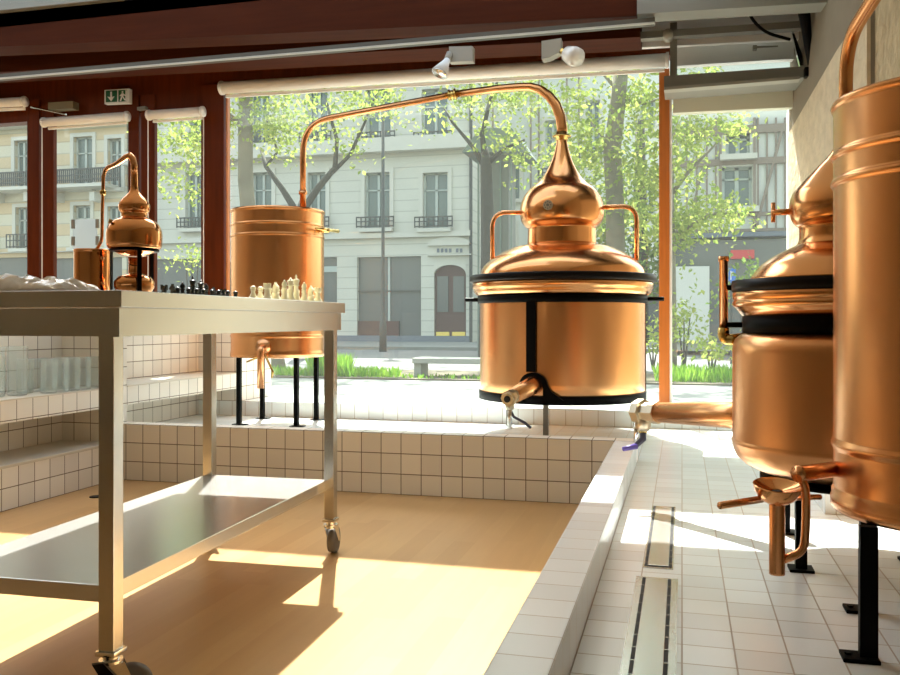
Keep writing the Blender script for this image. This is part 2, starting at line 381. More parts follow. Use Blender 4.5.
pane('pane', 231, 659, 60, SILL, w); post('mullion', 659, 669.5, 69, SILL, 'orange', YW-.04, YW+.08, parent=w); post('edge_strip', 669.5, 672, 75, SILL, 'white', YW-.03, YW+.06, parent=w)
w = thing('window_4', None, None, (PY(730, 300, YW).x, YW, SILL), kind='structure')
pane('pane', 672, 800, 112, SILL, w); pane('transom_pane', 676, 812, 20, PY(700, 84, YW).z, w)
b = BM(); pxprism(b, [(798, 78), (808, 75), (797, 130), (797, 420), (789, 420), (789, 110)], YW-.03, YW+.1); struct('jamb', b, 'white', w)
# ---- ceiling beams
def pxslab(name, pts, Y0, Y1, mat, kind='structure'):
    b = BM(); pxprism(b, pts, Y0, Y1); o = struct(name, b, mat); return o
pxslab('beam_1', [(-400, 66), (637, 16), (637, -26), (-400, 24)], 5.0, 5.2, 'darkwood')
pxslab('beam_2', [(-400, 94), (640, 37), (640, -4), (-400, 20)], 5.35, 5.62, 'darkwood')
pxslab('beam_3', [(-400, 52), (120, -2), (120, -14), (-400, 38)], 4.93, 4.98, 'greysteel')
pxslab('beam_4', [(637, 14), (900, -2), (900, -40), (637, -40)], 4.95, 5.1, 'greysteel')
pxslab('wall_upper_panel', [(632, 48), (818, 38), (818, -20), (632, -20)], 5.64, 5.68, 'white')
pxslab('beam_5', [(606, 41), (812, 27), (812, 20), (606, 34)], 5.45, 5.52, 'greysteel')
pxslab('beam_6', [(677, 66), (772, 60), (812, 58), (812, 36), (677, 40)], YW-.12, YW-.06, 'white')
pxslab('beam_7', [(664, 88), (806, 77), (806, 66), (664, 76)], 5.45, 5.75, 'greysteel')
pxslab('beam_8', [(664, 90), (800, 79), (800, 76), (664, 87)], 5.42, 5.5, 'track')
pxslab('beam_9', [(670, 97), (800, 88), (800, 84), (670, 92)], YW-.1, YW-.05, 'darkwood')
b = BM(); pxprism(b, [(670, 78), (677, 77), (677, 22), (670, 23)], 5.5, 5.6)
single('steel_bracket', b, 'greysteel', 'grey steel upright bracket at the top of the orange mullion', 'bracket')
b = BM(); q = PY(668, 35, 5.44); tube(b, [q-Vector((0,.03,0)), q+Vector((0,.06,0))], .03, 20)
single('blind_end_plate', b, 'track', 'rounded grey end plate of the wide blind beside the steel bracket', 'plate', smooth=True)

# ---- roller blinds
def roller(pts, Y0, name, label, mat='blind', fabric=5):
    (x0, ya, yb), (x1, yc, yd) = pts      # left top/bottom , right top/bottom
    A0 = PY(x0, ya, Y0); A1 = PY(x0, yb, Y0); B0 = PY(x1, yc, Y0); B1 = PY(x1, yd, Y0)
    t = thing(name, label, 'roller blind', (A0+B1)/2, 'roller blinds above the panes')
    r = (A0.z-A1.z)*.40
    bb = BM(); tube(bb, [A0-Vector((0,0,r)), B0-Vector((0,0,r))], r, 24); obj('roll', bb, mat, t, True)
    bb = BM(); prism(bb, [A1+Vector((.01,.02,0)), B1+Vector((-.01,.02,0)), B0+Vector((-.01,.02,-r*2)), A0+Vector((.01,.02,-r*2))], (0, .015, 0)); obj('bottom_bar', bb, mat, t)
    for P, s in ((A0, -1), (B0, 1)):
        bb = BM(); c = P-Vector((0,0,r)); tube(bb, [c, c+Vector((s*.018, 0, 0))], r*1.15, 20); obj('end_cap', bb, mat, t, True)
    return t
roller([(223, 82, 97), (666, 53.5, 70.5)], YW-.12, 'roller_blind', 'long white roller blind rolled up above the widest window pane')
roller([(-90, 104, 115), (23.5, 97, 109)], YW-.12, 'roller_blind', 'white roller blind cut by the photo edge, left of the door')
DB = roller([(45, 118, 129), (126, 112, 123)], YW-.12, 'roller_blind', 'white roller blind on the door under the exit sign')
NB = roller([(150, 110.5, 122), (201.5, 107, 118.5)], YW-.12, 'roller_blind', 'short white roller blind over the narrow pane next to the door')
for x, yt, par in ((42, 124, DB), (148, 116, NB), (203.5, 112, NB)):
    b = BM(); a = PY(x, yt, YW-.06); tube(b, [(a.x, YW-.06, .9), (a.x, YW-.06, a.z)], .004, 8); obj('cord', b, 'blind', par)
b = BM(); pxprism(b, [(673, 113), (797, 107), (797, 88), (673, 94)], YW-.09, YW-.02)
single('blind_box', b, 'blindc', 'pale cream blind box under the grey steel transom at right', 'blind box')

# ---- exit sign, door closer, paper notice
t = thing('exit_sign', 'green and white exit sign with arrow and running figure over the door', 'sign', PY(117, 97, YW-.07))
b = BM(); pxprism(b, [(104.5, 104), (129, 103), (129, 88.5), (104.5, 90)], YW-.07, YW-.03); obj('housing', b, 'white', t)
b = BM(); pxprism(b, [(105.7, 102.2), (117, 101.7), (117, 90.2), (105.7, 90.8)], YW-.073, YW-.0705); pxprism(b, [(118.3, 101.7), (126.8, 101.2), (126.8, 89.8), (118.3, 90.1)], YW-.073, YW-.0705); obj('green_panel', b, 'cgreen', t)
b = BM(); pxprism(b, [(110.2, 97), (111.8, 97), (111.8, 91.5), (110.2, 91.6)], YW-.076, YW-.0735); pxprism(b, [(107.2, 96.5), (111, 101.3), (114.4, 96.2), (111, 97.2)], YW-.076, YW-.0735); obj('arrow', b, 'white', t)
b = BM(); h = PY(122.6, 92, YW-.075); tube(b, [h, h+Vector((0,-.003,0))], .007, 12)
for pl in ([(121.4,93.2),(123.6,93.2),(123.2,97.2),(121.2,97.2)], [(120.9,97),(122.2,97),(121,101),(119.6,101)], [(122.2,96.8),(123.3,96.8),(125.4,99.6),(124.4,100.4)], [(123.3,93.4),(125.6,95.4),(125,96),(123,94.8)], [(121.6,93.4),(119.6,95.8),(120.3,96.3),(121.9,95)], [(125.4,90.2),(126.6,90.2),(126.6,101),(125.4,101)]):
    pxprism(b, pl, YW-.076, YW-.0735)
obj('running_figure', b, 'white', t)
t = thing('door_closer', 'bronze door closer with thin arm above the door', 'door closer', PY(60, 105, YW-.06))
b = BM(); pxprism(b, [(48, 110), (73, 108.5), (73, 101), (48, 102.5)], YW-.1, YW-.03); obj('body', b, 'bronze', t)
b = BM(); tube(b, [PY(66, 114.5, YW-.13), PY(31, 107, YW-.11)], .007, 8); obj('arm', b, 'chrome', t)
b = BM(); pxprism(b, [(137, 110), (145, 109), (145, 106), (137, 107)], YW-.06, YW-.02); single('frame_catch', b, 'greysteel', 'small dull metal catch on the red frame right of the exit sign', 'catch')
t = thing('paper_notice', 'white paper notice clipped to the door glass behind the small still', 'notice', PY(84, 248, YW+.035))
b = BM(); pxprism(b, [(73, 249.5), (97, 249), (97, 219), (73, 219.5)], YW+.030, YW+.034); obj('sheet', b, 'paper', t)
for x, y in ((72.7, 224), (72.7, 241), (97, 223.5), (97, 240.5)):
    b = BM(); pxprism(b, [(x-1.6, y+4.5), (x+1.6, y+4.5), (x+1.6, y-4.5), (x-1.6, y-4.5)], YW+.02, YW+.029); obj('clip', b, 'greysteel', t)

# ---- track and spot lights
t = thing('lighting_track', 'long grey lighting track running under the ceiling beams', 'track', PY(300, 55, 5.0))
z0 = 2.50
b = BM(); box(b, (-7.4, 4.98, z0), (PY(655, 25, 5.0).x, 5.03, z0+.035)); obj('rail', b, 'raildark', t)
b = BM(); box(b, (-7.4, 4.968, z0-.004), (PY(655, 25, 5.0).x, 4.98, z0+.006)); obj('lip', b, 'trackb', t, label='bright lower lip of the track')
b = BM(); box(b, (-7.4, 5.0, z0+.035), (-7.3, 5.02, 2.86)); obj('hanger', b, 'track', t)
t = thing('spotlight', 'white cone spotlight on the track, the one above the copper pipe coupling', 'spotlight', PY(459, 53, 5.0), 'spotlights on the track')
b = BM(); pxprism(b, [(449, 62), (472.5, 61), (472.5, 46), (449, 46.5)], 4.96, 5.02); obj('driver_box', b, 'track', t)
b = BM(); tube(b, [PY(450, 53, 4.95), PY(446, 63, 4.93)], .02, 12); obj('stem', b, 'track', t, True)
b = BM(); tube(b, [PY(447.5, 60, 4.93), PY(445, 64, 4.91), PY(440, 73, 4.87)], [.018, .025, .05], 24); obj('shade', b, 'white', t, True)
b = BM(); tube(b, [PY(440, 73, 4.869), PY(439.5, 74, 4.866)], .043, 24); obj('lamp_face', b, 'chrome', t, True)
t = thing('spotlight', 'white round spotlight head turned to the window, right end of the track', 'spotlight', PY(552, 47, 5.0), 'spotlights on the track')
b = BM(); pxprism(b, [(541.5, 59), (549, 57.5), (561, 51), (561, 38), (541.5, 41)], 4.92, 5.0); obj('driver_box', b, 'track', t)
b = BM(); tube(b, [PY(561, 50, 4.93), PY(566, 54, 4.93)], .018, 12); obj('stem', b, 'brass', t, True)
b = BM(); tube(b, [PY(564, 52.5, 4.96), PY(568, 54, 4.94), PY(574, 56.5, 4.90), PY(578, 57.5, 4.88)], [.02, .045, .056, .05], 24); obj('shade', b, 'bulb', t, True)
# cables etc. top right
b = BM(); tube(b, bend([PY(741, -6, 5.3), PY(752, 20, 5.3), PY(766, 33, 5.3), PY(790, 39.5, 5.35)], .2), .009, 8)
single('cable', b, 'black', 'thin black cable sagging below the grey beam at top right', 'cable', smooth=True)
b = BM(); tube(b, [PY(800, -10, 5.2), PY(805, 18, 5.25), PY(808, 45, 5.35), PY(812, 66, 5.4)], [.045, .03, .022, .022], 10); single('drain_pipe', b, 'black', 'black pipe running down beside the plaster wall to the steel transom', 'pipe', smooth=True)
b = BM(); pxprism(b, [(805, 76), (816, 76), (816, 66), (805, 67)], 5.38, 5.44); single('junction_box', b, 'black', 'black box at the right end of the steel transom', 'box')
b = BM(); pxprism(b, [(790.5, 27), (793, 30), (806, 64), (800, 66)], 5.5, 5.54); single('glass_edge_trim', b, 'mirror', 'bright slanting glass edge beside the black pipe', 'trim')  # mirror-like strip stands in for a bright glass edge
b = BM(); pxprism(b, [(754, 48), (778, 46.5), (778, 45.5), (754, 46)], 5.72, 5.73); pxprism(b, [(753, 49), (757, 49), (757, 45), (753, 45)], 5.7, 5.74); single('window_stay', b, 'greysteel', 'thin metal window stay in the transom opening', 'stay')

# ================================================================ DRAINS
def drain(name, Y0, Y1, label, x0=-.092, x1=-.030, fr=0.):
    t = thing(name, label, 'floor drain', ((x0+x1)/2, (Y0+Y1)/2, ZB), 'floor drains in the white tiles')
    z = ZB+.001
    b = BM(); box(b, (x0-.008-fr, Y0-.012, ZB-.002), (x1+.008+fr, Y1+.012, ZB+.002)); obj('frame', b, 'steelf', t)
    b = BM(); box(b, (x0-.004, Y0, z), (x1+.004, Y1, z+.002)); obj('channel', b, 'grout', t)
    b = BM(); box(b, (x0+.004, Y0+.006, z), (x1-.004, Y1-.006, z+.004), .001)
    n = int((Y1-Y0)/.07)
    for i in range(n):
        y = Y0+.03+i*.07
        box(b, (x0-.006, y, z), (x0+.006, y+.004, z+.003)); box(b, (x1-.006, y, z), (x1+.006, y+.004, z+.003))
    obj('cover', b, 'steelf', t)
    return t
drain('floor_drain', 2.37, 3.14, 'far steel channel drain, nearer the window')
drain('floor_drain', .9, 2.26, 'near steel channel drain, cut off by the bottom of the photo', fr=.012)
b = BM(); q = PZ(96, 497, 0); tube(b, [q, q+Vector((0, 0, .004))], .03, 20); single('floor_socket_cover', b, 'blackm', 'small black round cap in the wooden floor by the tiled bench', 'floor cap')

# ================================================================ BIG CONDENSER (by window)
def cyl(c, pr): return lambda name, mat, parent, seg=72: obj(name, lathe(BM(), pr, c, seg), mat, parent, True)
cc = (-2.50, 5.13)
t = thing('copper_condenser', 'tall copper condenser tub on black legs by the red post', 'condenser', (*cc, ZB), 'copper condensers')
def zc(y): return .85+(321-y)*5.44/F
R = .293
pr = [(R-.012, zc(209)-.02), (R-.012, zc(208.5)), (R+.004, zc(208)), (R+.006, zc(210)), (R, zc(211.5)), (R, zc(223)), (R+.006, zc(224)), (R, zc(225.2)), (R, zc(234)), (R+.006, zc(235.2)), (R, zc(236.5)), (R, zc(334.5)), (R+.006, zc(336)), (R, zc(337.5)), (R, zc(351)), (R+.004, zc(353)), (R+.004, zc(357)), (R-.01, zc(357.5)), (0, zc(357.5))]
pr = [(0, zc(209)-.35), (R-.012, zc(209)-.35)] + pr
obj('tub', lathe(BM(), pr, cc, 96), 'cu', t, True)
for (x, y) in ((-2.685, 4.965), (-2.70, 5.31), (-2.295, 4.965), (-2.32, 5.325)):
    b = BM(); box(b, (x-.013, y-.013, ZB), (x+.013, y+.013, zc(357.5))); lg = obj('leg', b, 'black', t)
    b = BM(); box(b, (x-.035, y-.03, ZB), (x+.05, y+.03, ZB+.006)); obj('foot_plate', b, 'black', lg)
# tap near top right, facing camera-right
fd = Vector((cc[0], cc[1], 0)).normalized(); rt = Vector((fd.y, -fd.x, 0))
def off(c, a, rr, z): # point around axis; a=0 towards camera, +90 to the right in view
    v = -Vector((c[0], c[1], 0)).normalized(); r_ = Vector((-v.y, v.x, 0)); 
    a = math.radians(a); q = v*math.cos(a)+r_*math.sin(a)*1.0
    return Vector((c[0]+q.x*rr, c[1]+q.y*rr, z))
b = BM(); tube(b, [off(cc, 60, .28, zc(229)), off(cc, 62, .36, zc(229.5))], .014, 12); tube(b, [off(cc, 42, .345, zc(229)), off(cc, 62, .345, zc(229)), off(cc, 80, .385, zc(228.5))], [.007, .010, .013], 10); obj('overflow_tap', b, 'brass', t, True)
b = BM(); p0 = off(cc, -17, .28, zc(347)); p1 = off(cc, -17, .345, zc(347.5)); 
tube(b, bend([p0, p1, Vector((p1.x, p1.y, zc(386)))], .03), .021, 16)
p2 = off(cc, -17, .30, zc(346)); tube(b, [p2, off(cc, -17, .305, zc(346))], .046, 24)
obj('outlet_spout', b, 'cut', t, True)
b = BM(); p0 = off(cc, -14, .33, zc(352)); tube(b, [p0, off(cc, -5, .34, zc(370)), off(cc, -6, .34, zc(376))], .007, 10); tube(b, [off(cc, -17, .335, zc(355)), off(cc, -38, .30, zc(361))], .006, 10); obj('tap_lever', b, 'brass', t, True)

# ================================================================ MAIN ALEMBIC
ac = (-.678, 5.10); AD = 5.10
def za(y): return .85+(321-y)*AD/F
def zf(y): return .85+(321-y)*4.66/F     # heights read on the near side of the wide rings
k = AD/F*.995
t = thing('copper_alembic', 'large copper alembic still with onion head standing before the window', 'still', (*ac, ZB), 'copper alembic stills')
pot = [(80*k, zf(299)), (82*k, zf(300)), (82*k, zf(330)), (82*k, zf(385)), (82*k, zf(400)), (78*k, zf(404)), (60*k, zf(405)), (0, zf(405))]
po = obj('pot', lathe(BM(), pot, ac, 96), 'cu', t, True)
lid = [(35.5*k, za(244.5)), (38*k, za(245.5)), (48*k, za(247.5)), (56*k, za(251)), (64*k, za(255)), (72*k, za(260.5)), (78*k, za(266)), (81*k, za(271)), (82*k, zf(272.5)), (89*k, zf(274))]
obj('lid', lathe(BM(), [(0, za(244.5))]+spl(lid[:-1])+lid[-1:], ac, 96), 'cus', t, True)
rim = [(88*k, zf(275)), (89*k, zf(279.5)), (89.8*k, zf(281)), (89.8*k, zf(286)), (88.5*k, zf(286.5)), (88.8*k, zf(289)), (86*k, zf(292.5)), (82.5*k, zf(294.5)), (80*k, zf(295))]
obj('rim', lathe(BM(), rim, ac, 96), 'cus', t, True)
head = [(33*k, za(245)), (34.5*k, za(244)), (34*k, za(230)), (34*k, za(228.5)), (37*k, za(226)), (40.6*k, za(221)), (42*k, za(213)), (41.3*k, za(205)), (38.5*k, za(197)), (33*k, za(189.5)), (26*k, za(184)), (20*k, za(178)), (14.5*k, za(169)), (9.5*k, za(158)), (6.3*k, za(147)), (5*k, za(138))]
obj('onion_head', lathe(BM(), head[:3]+spl(head[3:]), ac, 96), 'cus', t, True)
b = BM(); lathe(b, [(78*k, zf(279)), (92*k, zf(279)), (93*k, zf(278)), (93*k, zf(272.7)), (92*k, zf(271.7)), (80*k, zf(271.7))], ac, 96); obj('lid_band', b, 'blackm', t, True)
b = BM(); lathe(b, [(81*k, zf(302)), (84.5*k, zf(302)), (84.5*k, zf(294)), (81*k, zf(294))], ac, 96)
obj('upper_ring', b, 'black', t, True)
b = BM(); lathe(b, [(81*k, zf(396.5)), (83.2*k, zf(396.5)), (83.2*k, zf(405)), (70*k, zf(405.8)), (68*k, zf(405.4))], ac, 96); obj('lower_ring', b, 'black', t, True)
AF = -19.5; AR = 100
for n, a_ in enumerate((AF, AR, 215)):
    b = BM(); c0 = off(ac, a_, 83*k, 0); rd = Vector((c0.x-ac[0], c0.y-ac[1], 0)).normalized(); tg = Vector((-rd.y, rd.x, 0))
    wd = .026 if n == 0 else .018
    for s0, s1 in ((-wd, wd),):
        prism(b, [c0+tg*s0+Vector((0,0,zf(302))), c0+tg*s1+Vector((0,0,zf(302))), c0+tg*s1+Vector((0,0,zf(372 if n == 0 else 397))), c0+tg*s0+Vector((0,0,zf(372 if n == 0 else 397)))], rd*.012)
    obj('strap', b, 'black', t)
def lugs():
    for a_ in (-92, 82):
        b = BM(); tube(b, [off(ac, a_, 80*k, za(299.5)), off(ac, a_, (98 if a_ < 0 else 100)*k, za(299.5))], .012, 8); obj('lug', b, 'black', t)
lugs()
for (x, y) in ((-.741, 4.903), (-1.03, 5.30), (-.264, 5.30)):
    b = BM(); box(b, (x-.014, y-.014, ZB), (x+.014, y+.014, zf(405))); obj('leg', b, 'greysteel', t)
# outlet pipe with arch band
P0 = off(ac, -18, .46, .512); P1 = off(ac, -18, .78, .474); dr = (P1-P0).normalized()
b = BM(); tube(b, [P0, P0.lerp(P1, .2), P1], [.054, .047, .038], 32); op = obj('outlet_pipe', b, 'cu', t, True)
b = BM(); # arched black band round the outlet, following the pot wall
na = 18; inner = []; outer = []
cz = .497; Rp = 82.6*k
def onpot(ds, z, o=0.): 
    a_ = -18+math.degrees(ds/Rp); return off(ac, a_, Rp+o, z)
for i in range(na+1):
    a_ = PI*i/na - 0
    inner.append((-.054*math.cos(a_), cz+.054*math.sin(a_))); outer.append((-.079*math.cos(a_), cz+.079*math.sin(a_)))
inner = [(-.054, zf(403))]+inner+[(.054, zf(403))]; outer = [(-.082, zf(403))]+outer+[(.16, zf(400))]
outer[-2] = (.098, cz-.022)
V = []
for (i0, o0) in zip(inner, outer):
    V.append([b.verts.new(onpot(*i0, 0.0)), b.verts.new(onpot(*i0, .018)), b.verts.new(onpot(*o0, .018)), b.verts.new(onpot(*o0, 0))])
for a_, c_ in zip(V, V[1:]):
    for j in range(4): b.faces.new((a_[j], a_[(j+1)%4], c_[(j+1)%4], c_[j]))
bmesh.ops.recalc_face_normals(b, faces=b.faces[:])
obj('arch_band', b, 'black', t)
# valve
def valve(P1, dr, t, sc=1., left=True, blue='darkhandle'):
    b = BM(); tube(b, [P1-dr*.02*sc, P1+dr*.012*sc, P1+dr*.014*sc, P1+dr*.05*sc, P1+dr*.052*sc, P1+dr*.085*sc, P1+dr*.086*sc, P1+dr*.10*sc], [.042*sc, .042*sc, .036*sc, .036*sc, .048*sc, .048*sc, .04*sc, .036*sc], 8)
    v = obj('valve_body', b, 'nickel', t)
    b = BM(); q = P1+dr*.06*sc; tube(b, [q, q-Vector((0,0,.05*sc)), q-Vector((0,0,.07*sc))], [.03*sc, .03*sc, .022*sc], 16); obj('valve_bonnet', b, 'nickel', v, True)
    b = BM(); e = P1+dr*.10*sc; tube(b, [e, e+dr*.006], .02*sc, 16); obj('bore', b, 'grout', v)
    return q
q = valve(P1, dr, t, .84)
b = BM(); tube(b, [q-Vector((0,0,.04)), Vector((q.x, q.y, .315))], .011, 12); obj('spout', b, 'chrome', t, True)
b = BM(); side = Vector((CS, SN, 0))
tube(b, [q-Vector((0,0,.055)), q+side*.02-Vector((0,0,.095)), q+side*.075-Vector((0,0,.125)), q+side*.105-Vector((0,0,.15))], .007, 8); obj('valve_lever', b, 'darkhandle', t, True)
# side handles of the head
for s, xs, ys, ye in ((-1, (527, 492), 212, 258), (1, (597, 636), 208, 259)):
    rr0 = 38*k; rr1 = (562-xs[1] if s < 0 else xs[1]-562)*k
    b = BM(); tube(b, bend([off(ac, 90*s, rr0, za(ys)), off(ac, 90*s, rr1, za(ys-1)), off(ac, 90*s, rr1, za(ye+2))], .09), .0125 if s < 0 else .013, 14); obj('head_handle', b, 'cut', t, True)
b = BM(); a_ = -18; P = off(ac, a_, 42*k, za(210)); n_ = (P-Vector((ac[0], ac[1], P.z))).normalized()
tube(b, [P-n_*.004, P+n_*.006], .028, 24); e = obj('emblem_medallion', b, 'nickel', t)
b = BM()
for i in range(8):
    an = i*PI/4; uu = Vector((-n_.y, n_.x, 0)); c_ = P+n_*.007+uu*.018*math.cos(an)+Vector((0,0,.018*math.sin(an))); tube(b, [c_, c_+n_*.003], .004, 8)
tube(b, [P+n_*.006, P+n_*.010], .008, 12); obj('medallion_relief', b, 'greysteel', e)
b = BM(); lathe(b, [(4*k, za(140.5)), (6.5*k, za(140)), (6.5*k, za(137.6)), (9.5*k, za(137.2)), (9.5*k, za(135.8)), (6*k, za(135.4)), (6*k, za(132)), (4*k, za(131.6))], ac, 32); obj('neck_flange', b, 'brass', t, True)
# swan neck pipe (runs from the still to the condenser)
t2 = thing('swan_neck_pipe', 'long bent copper swan neck pipe linking the large still and the condenser tub', 'pipe', (ac[0], ac[1], za(137)))
cpx = Vector((-2.345, 5.10, 0)); DC = 5.6
def pint(px, py):  # between the two axes, in their vertical plane (Y ~ 5.11)
    return PY(px, py, 5.10)
pts = [PY(562.3, 137, 5.10), PY(562, 128, 5.10), PY(560.5, 117, 5.10), PY(556, 105, 5.10), PY(549, 96, 5.10), PY(540, 89.5, 5.10), PY(530, 86.8, 5.10), PY(518, 87, 5.10), PY(500, 88.5, 5.10), PY(452, 94.5, 5.10)]
rs = [.030, .031, .031, .030, .028, .026, .025, .024, .023, .021]
b = BM(); tube(b, pts, rs, 24); obj('gooseneck', b, 'cu', t2, True)
z_end = zc(212)
low = bend([PY(454, 94.3, 5.10), PY(303, 123, 5.10), Vector((PY(303, 123, 5.10).x, 5.10, z_end-.1))], .19, 10)
b = BM(); tube(b, low, .0195, 20); obj('down_pipe', b, 'cut', t2, True)
q0, q1 = PY(456, 94, 5.10), PY(449, 95.3, 5.10)
b = BM(); dd = (q1-q0).normalized(); tube(b, [q0, q0+dd*.008, q0+dd*.009, q1-dd*.009, q1-dd*.008, q1], [.034, .034, .027, .027, .034, .034], 20); obj('coupling', b, 'brass', t2, True)
x_ = PY(303, 123, 5.10).x
b = BM(); tube(b, [(x_, 5.10, zc(192.5)), (x_, 5.10, zc(189))], .027, 20); obj('coupling', b, 'cut', t2, True)

# ================================================================ SECOND ALEMBIC
a2 = (.438, 2.62)
def z2(y): return .85+(321-y)*.002766
kk = .00262
t = thing('copper_alembic', 'second copper alembic still half hidden behind the tall right cylinder', 'still', (*a2, ZB), 'copper alembic stills')
pot = [(.262, z2(333)), (.276, z2(335)), (.290, z2(339)), (.298, z2(345)), (.299, z2(352)), (.299, z2(441)), (.3015, z2(442.5)), (.2995, z2(445)), (.296, z2(452)), (.287, z2(459)), (.268, z2(465)), (.235, z2(471)), (.19, z2(475)), (.12, z2(477)), (0, z2(477))]
obj('pot', lathe(BM(), pot, a2, 96), 'cuh', t, True)
rim = [(.26, z2(317)), (.272, z2(316)), (.285, z2(310)), (.292, z2(307)), (.2985, z2(305)), (.2985, z2(301)), (.293, z2(300)), (.2985, z2(299)), (.2985, z2(292)), (.295, z2(291)), (.25, z2(290))]
obj('rim', lathe(BM(), rim, a2, 96), 'cus', t, True)
lid = [(.25, z2(281)), (.252, z2(278)), (.243, z2(273)), (.222, z2(264)), (.20, z2(258)), (.178, z2(253)), (.15, z2(248)), (.135, z2(245.5)), (.128, z2(244)), (0, z2(243.5))]
obj('lid', lathe(BM(), spl(lid[:-1])+lid[-1:], a2, 96), 'cus', t, True)
b = BM(); lathe(b, [(.24, z2(291)), (.301, z2(291)), (.301, z2(280)), (.24, z2(279))], a2, 96); obj('lid_band', b, 'blackm', t, True)
b = BM(); lathe(b, [(.25, z2(333)), (.272, z2(333)), (.272, z2(316)), (.25, z2(316))], a2, 96); obj('upper_ring', b, 'black', t, True)
b = BM(); lathe(b, [(.10, z2(477)), (.225, z2(477)), (.225, z2(481)), (.10, z2(481))], a2, 64); obj('base_ring', b, 'black', t, True)
head = [(.125, z2(245)), (.125, z2(243)), (.121, z2(238)), (.121, z2(227)), (.130, z2(224)), (.141, z2(218)), (.147, z2(208)), (.145, z2(200)), (.136, z2(191)), (.117, z2(183)), (.095, z2(174)), (.072, z2(165)), (.052, z2(158)), (.037, z2(151)), (.026, z2(141)), (.020, z2(130)), (.018, z2(118))]
obj('onion_head', lathe(BM(), spl(head), a2, 96), 'cus', t, True)
for (x, y) in ((.300, 2.442), (.305, 2.857), (.60, 2.60)):
    b = BM(); box(b, (x-.014, y-.014, ZB), (x+.014, y+.014, z2(478))); lg = obj('leg', b, 'black', t)
    b = BM(); box(b, (x-.03, y-.03, ZB), (x+.03, y+.03, ZB+.007)); obj('foot_plate', b, 'black', lg)
P = off(a2, -90, .147, z2(209)); n_ = (P-Vector((a2[0], a2[1], P.z))).normalized()
b = BM(); tube(b, [P-n_*.01, P+n_*.045], .009, 12); tube(b, [P+n_*.042+Vector((0,0,.028)), P+n_*.042-Vector((0,0,.028))], .006, 12); obj('head_tap', b, 'cut', t, True)
S_ = off(a2, -90, .325, 0)
b = BM(); ez = z2(339)
tube(b, [(S_.x, S_.y, z2(253)), (S_.x, S_.y, z2(258)), (S_.x, S_.y, z2(258.5)), (S_.x, S_.y, ez+.02)], [.0155, .0155, .0125, .0125], 16); obj('filler_pipe', b, 'cut', t, True)
b = BM(); tube(b, bend([Vector((S_.x, S_.y, ez+.03)), Vector((S_.x, S_.y, ez-.006)), off(a2, -90, .26, ez+.0)], .03), .0165, 16); obj('elbow', b, 'brass', t, True)
b = BM(); tube(b, [off(a2, -90, .30, z2(286)), S_+Vector((0,0,z2(286)))], .008, 8); obj('pipe_clamp', b, 'black', t, True)
b = BM(); tube(b, [off(a2, -90, .272, z2(325)), S_+Vector((0,0,z2(325)))], .008, 8); obj('pipe_clamp', b, 'black', t, True)
D2 = Vector((-.575, .55, -.05)).normalized(); Q0 = Vector((a2[0], a2[1], .578))+D2*.28; Q1 = Vector((a2[0], a2[1], .578))+D2*.735
b = BM(); tube(b, [Q0, Q0.lerp(Q1, .25), Q1], [.05, .042, .034], 32); obj('outlet_pipe', b, 'cu', t, True)
q = valve(Q1, D2, t, .95)
e = Q1+D2*.09
b = BM(); tube(b, [e-Vector((0,0,.03)), e-Vector((0,0,.11))], .010, 12); obj('spout', b, 'chrome', t, True)
b = BM(); h0 = q-Vector((0,0,.055)); tube(b, [h0+Vector((0,0,.03)), h0, h0-Vector((0,0,.02))], [.018, .018, .014], 12); obj('valve_stem', b, 'brass', t, True)
b = BM(); tube(b, [h0-Vector((0,0,.01)), h0-Vector((.0,.01,.04)), h0-side*.03-Vector((0,.03,.065))], [.012, .012, .009], 10); lv = obj('valve_lever', b, 'darkhandle', t, True)
b = BM(); g0 = h0-side*.022-Vector((0,.026,.062)); tube(b, [g0, g0-side*.045-Vector((0,.02,.008))], [.011, .008], 10); obj('lever_tip', b, 'purple', lv, True)
# its swan neck (leaves the picture at the top right)
t2 = thing('swan_neck_pipe', 'copper swan neck pipe rising behind the rim of the right-hand cylinder and leaving the picture', 'pipe', (a2[0], a2[1], z2(120)))
c2 = (.54, 1.96)
b = BM(); tube(b, bend([(a2[0], a2[1], z2(122)), (a2[0], a2[1], 1.62), (.49, 2.30, 1.70), (.54, 1.96, 1.73), (.54, 1.96, 1.30)], [.14, .1, .12], 10), .0185, 20); obj('gooseneck', b, 'cu', t2, True)

# ================================================================ SECOND CONDENSER (foreground right)
t = thing('copper_condenser', 'tall foreground copper condenser cylinder cut by the right edge of the photo', 'condenser', (*c2, ZB), 'copper condensers')
def z3(y): return .85+(321-y)*1.84/F
R = .234
pr = [(0, z3(107)-.12), (R-.01, z3(107)-.12), (R-.006, z3(107.5)), (R+.003, z3(106)), (R+.0055, z3(109)), (R+.003, z3(112)), (R, z3(113)), (R, z3(154.5)), (R+.0035, z3(155.3)), (R+.0055, z3(157)), (R+.0055, z3(159)), (R+.0035, z3(160.7)), (R, z3(161.5)), (R, z3(181)), (R+.0035, z3(181.8)), (R+.0055, z3(183.5)), (R+.0055, z3(186)), (R+.0035, z3(187.7)), (R, z3(188.5)), (R, z3(437)), (R+.0045, z3(440)), (R+.0045, z3(444)), (R, z3(447)), (R, z3(485)), (R+.004, z3(488)), (R+.003, z3(493)), (R+.006, z3(495)), (R+.006, z3(502)), (R+.001, z3(506)), (R-.02, z3(508)), (0, z3(508))]
obj('tub', lathe(BM(), pr, c2, 128), 'cu', t, True)
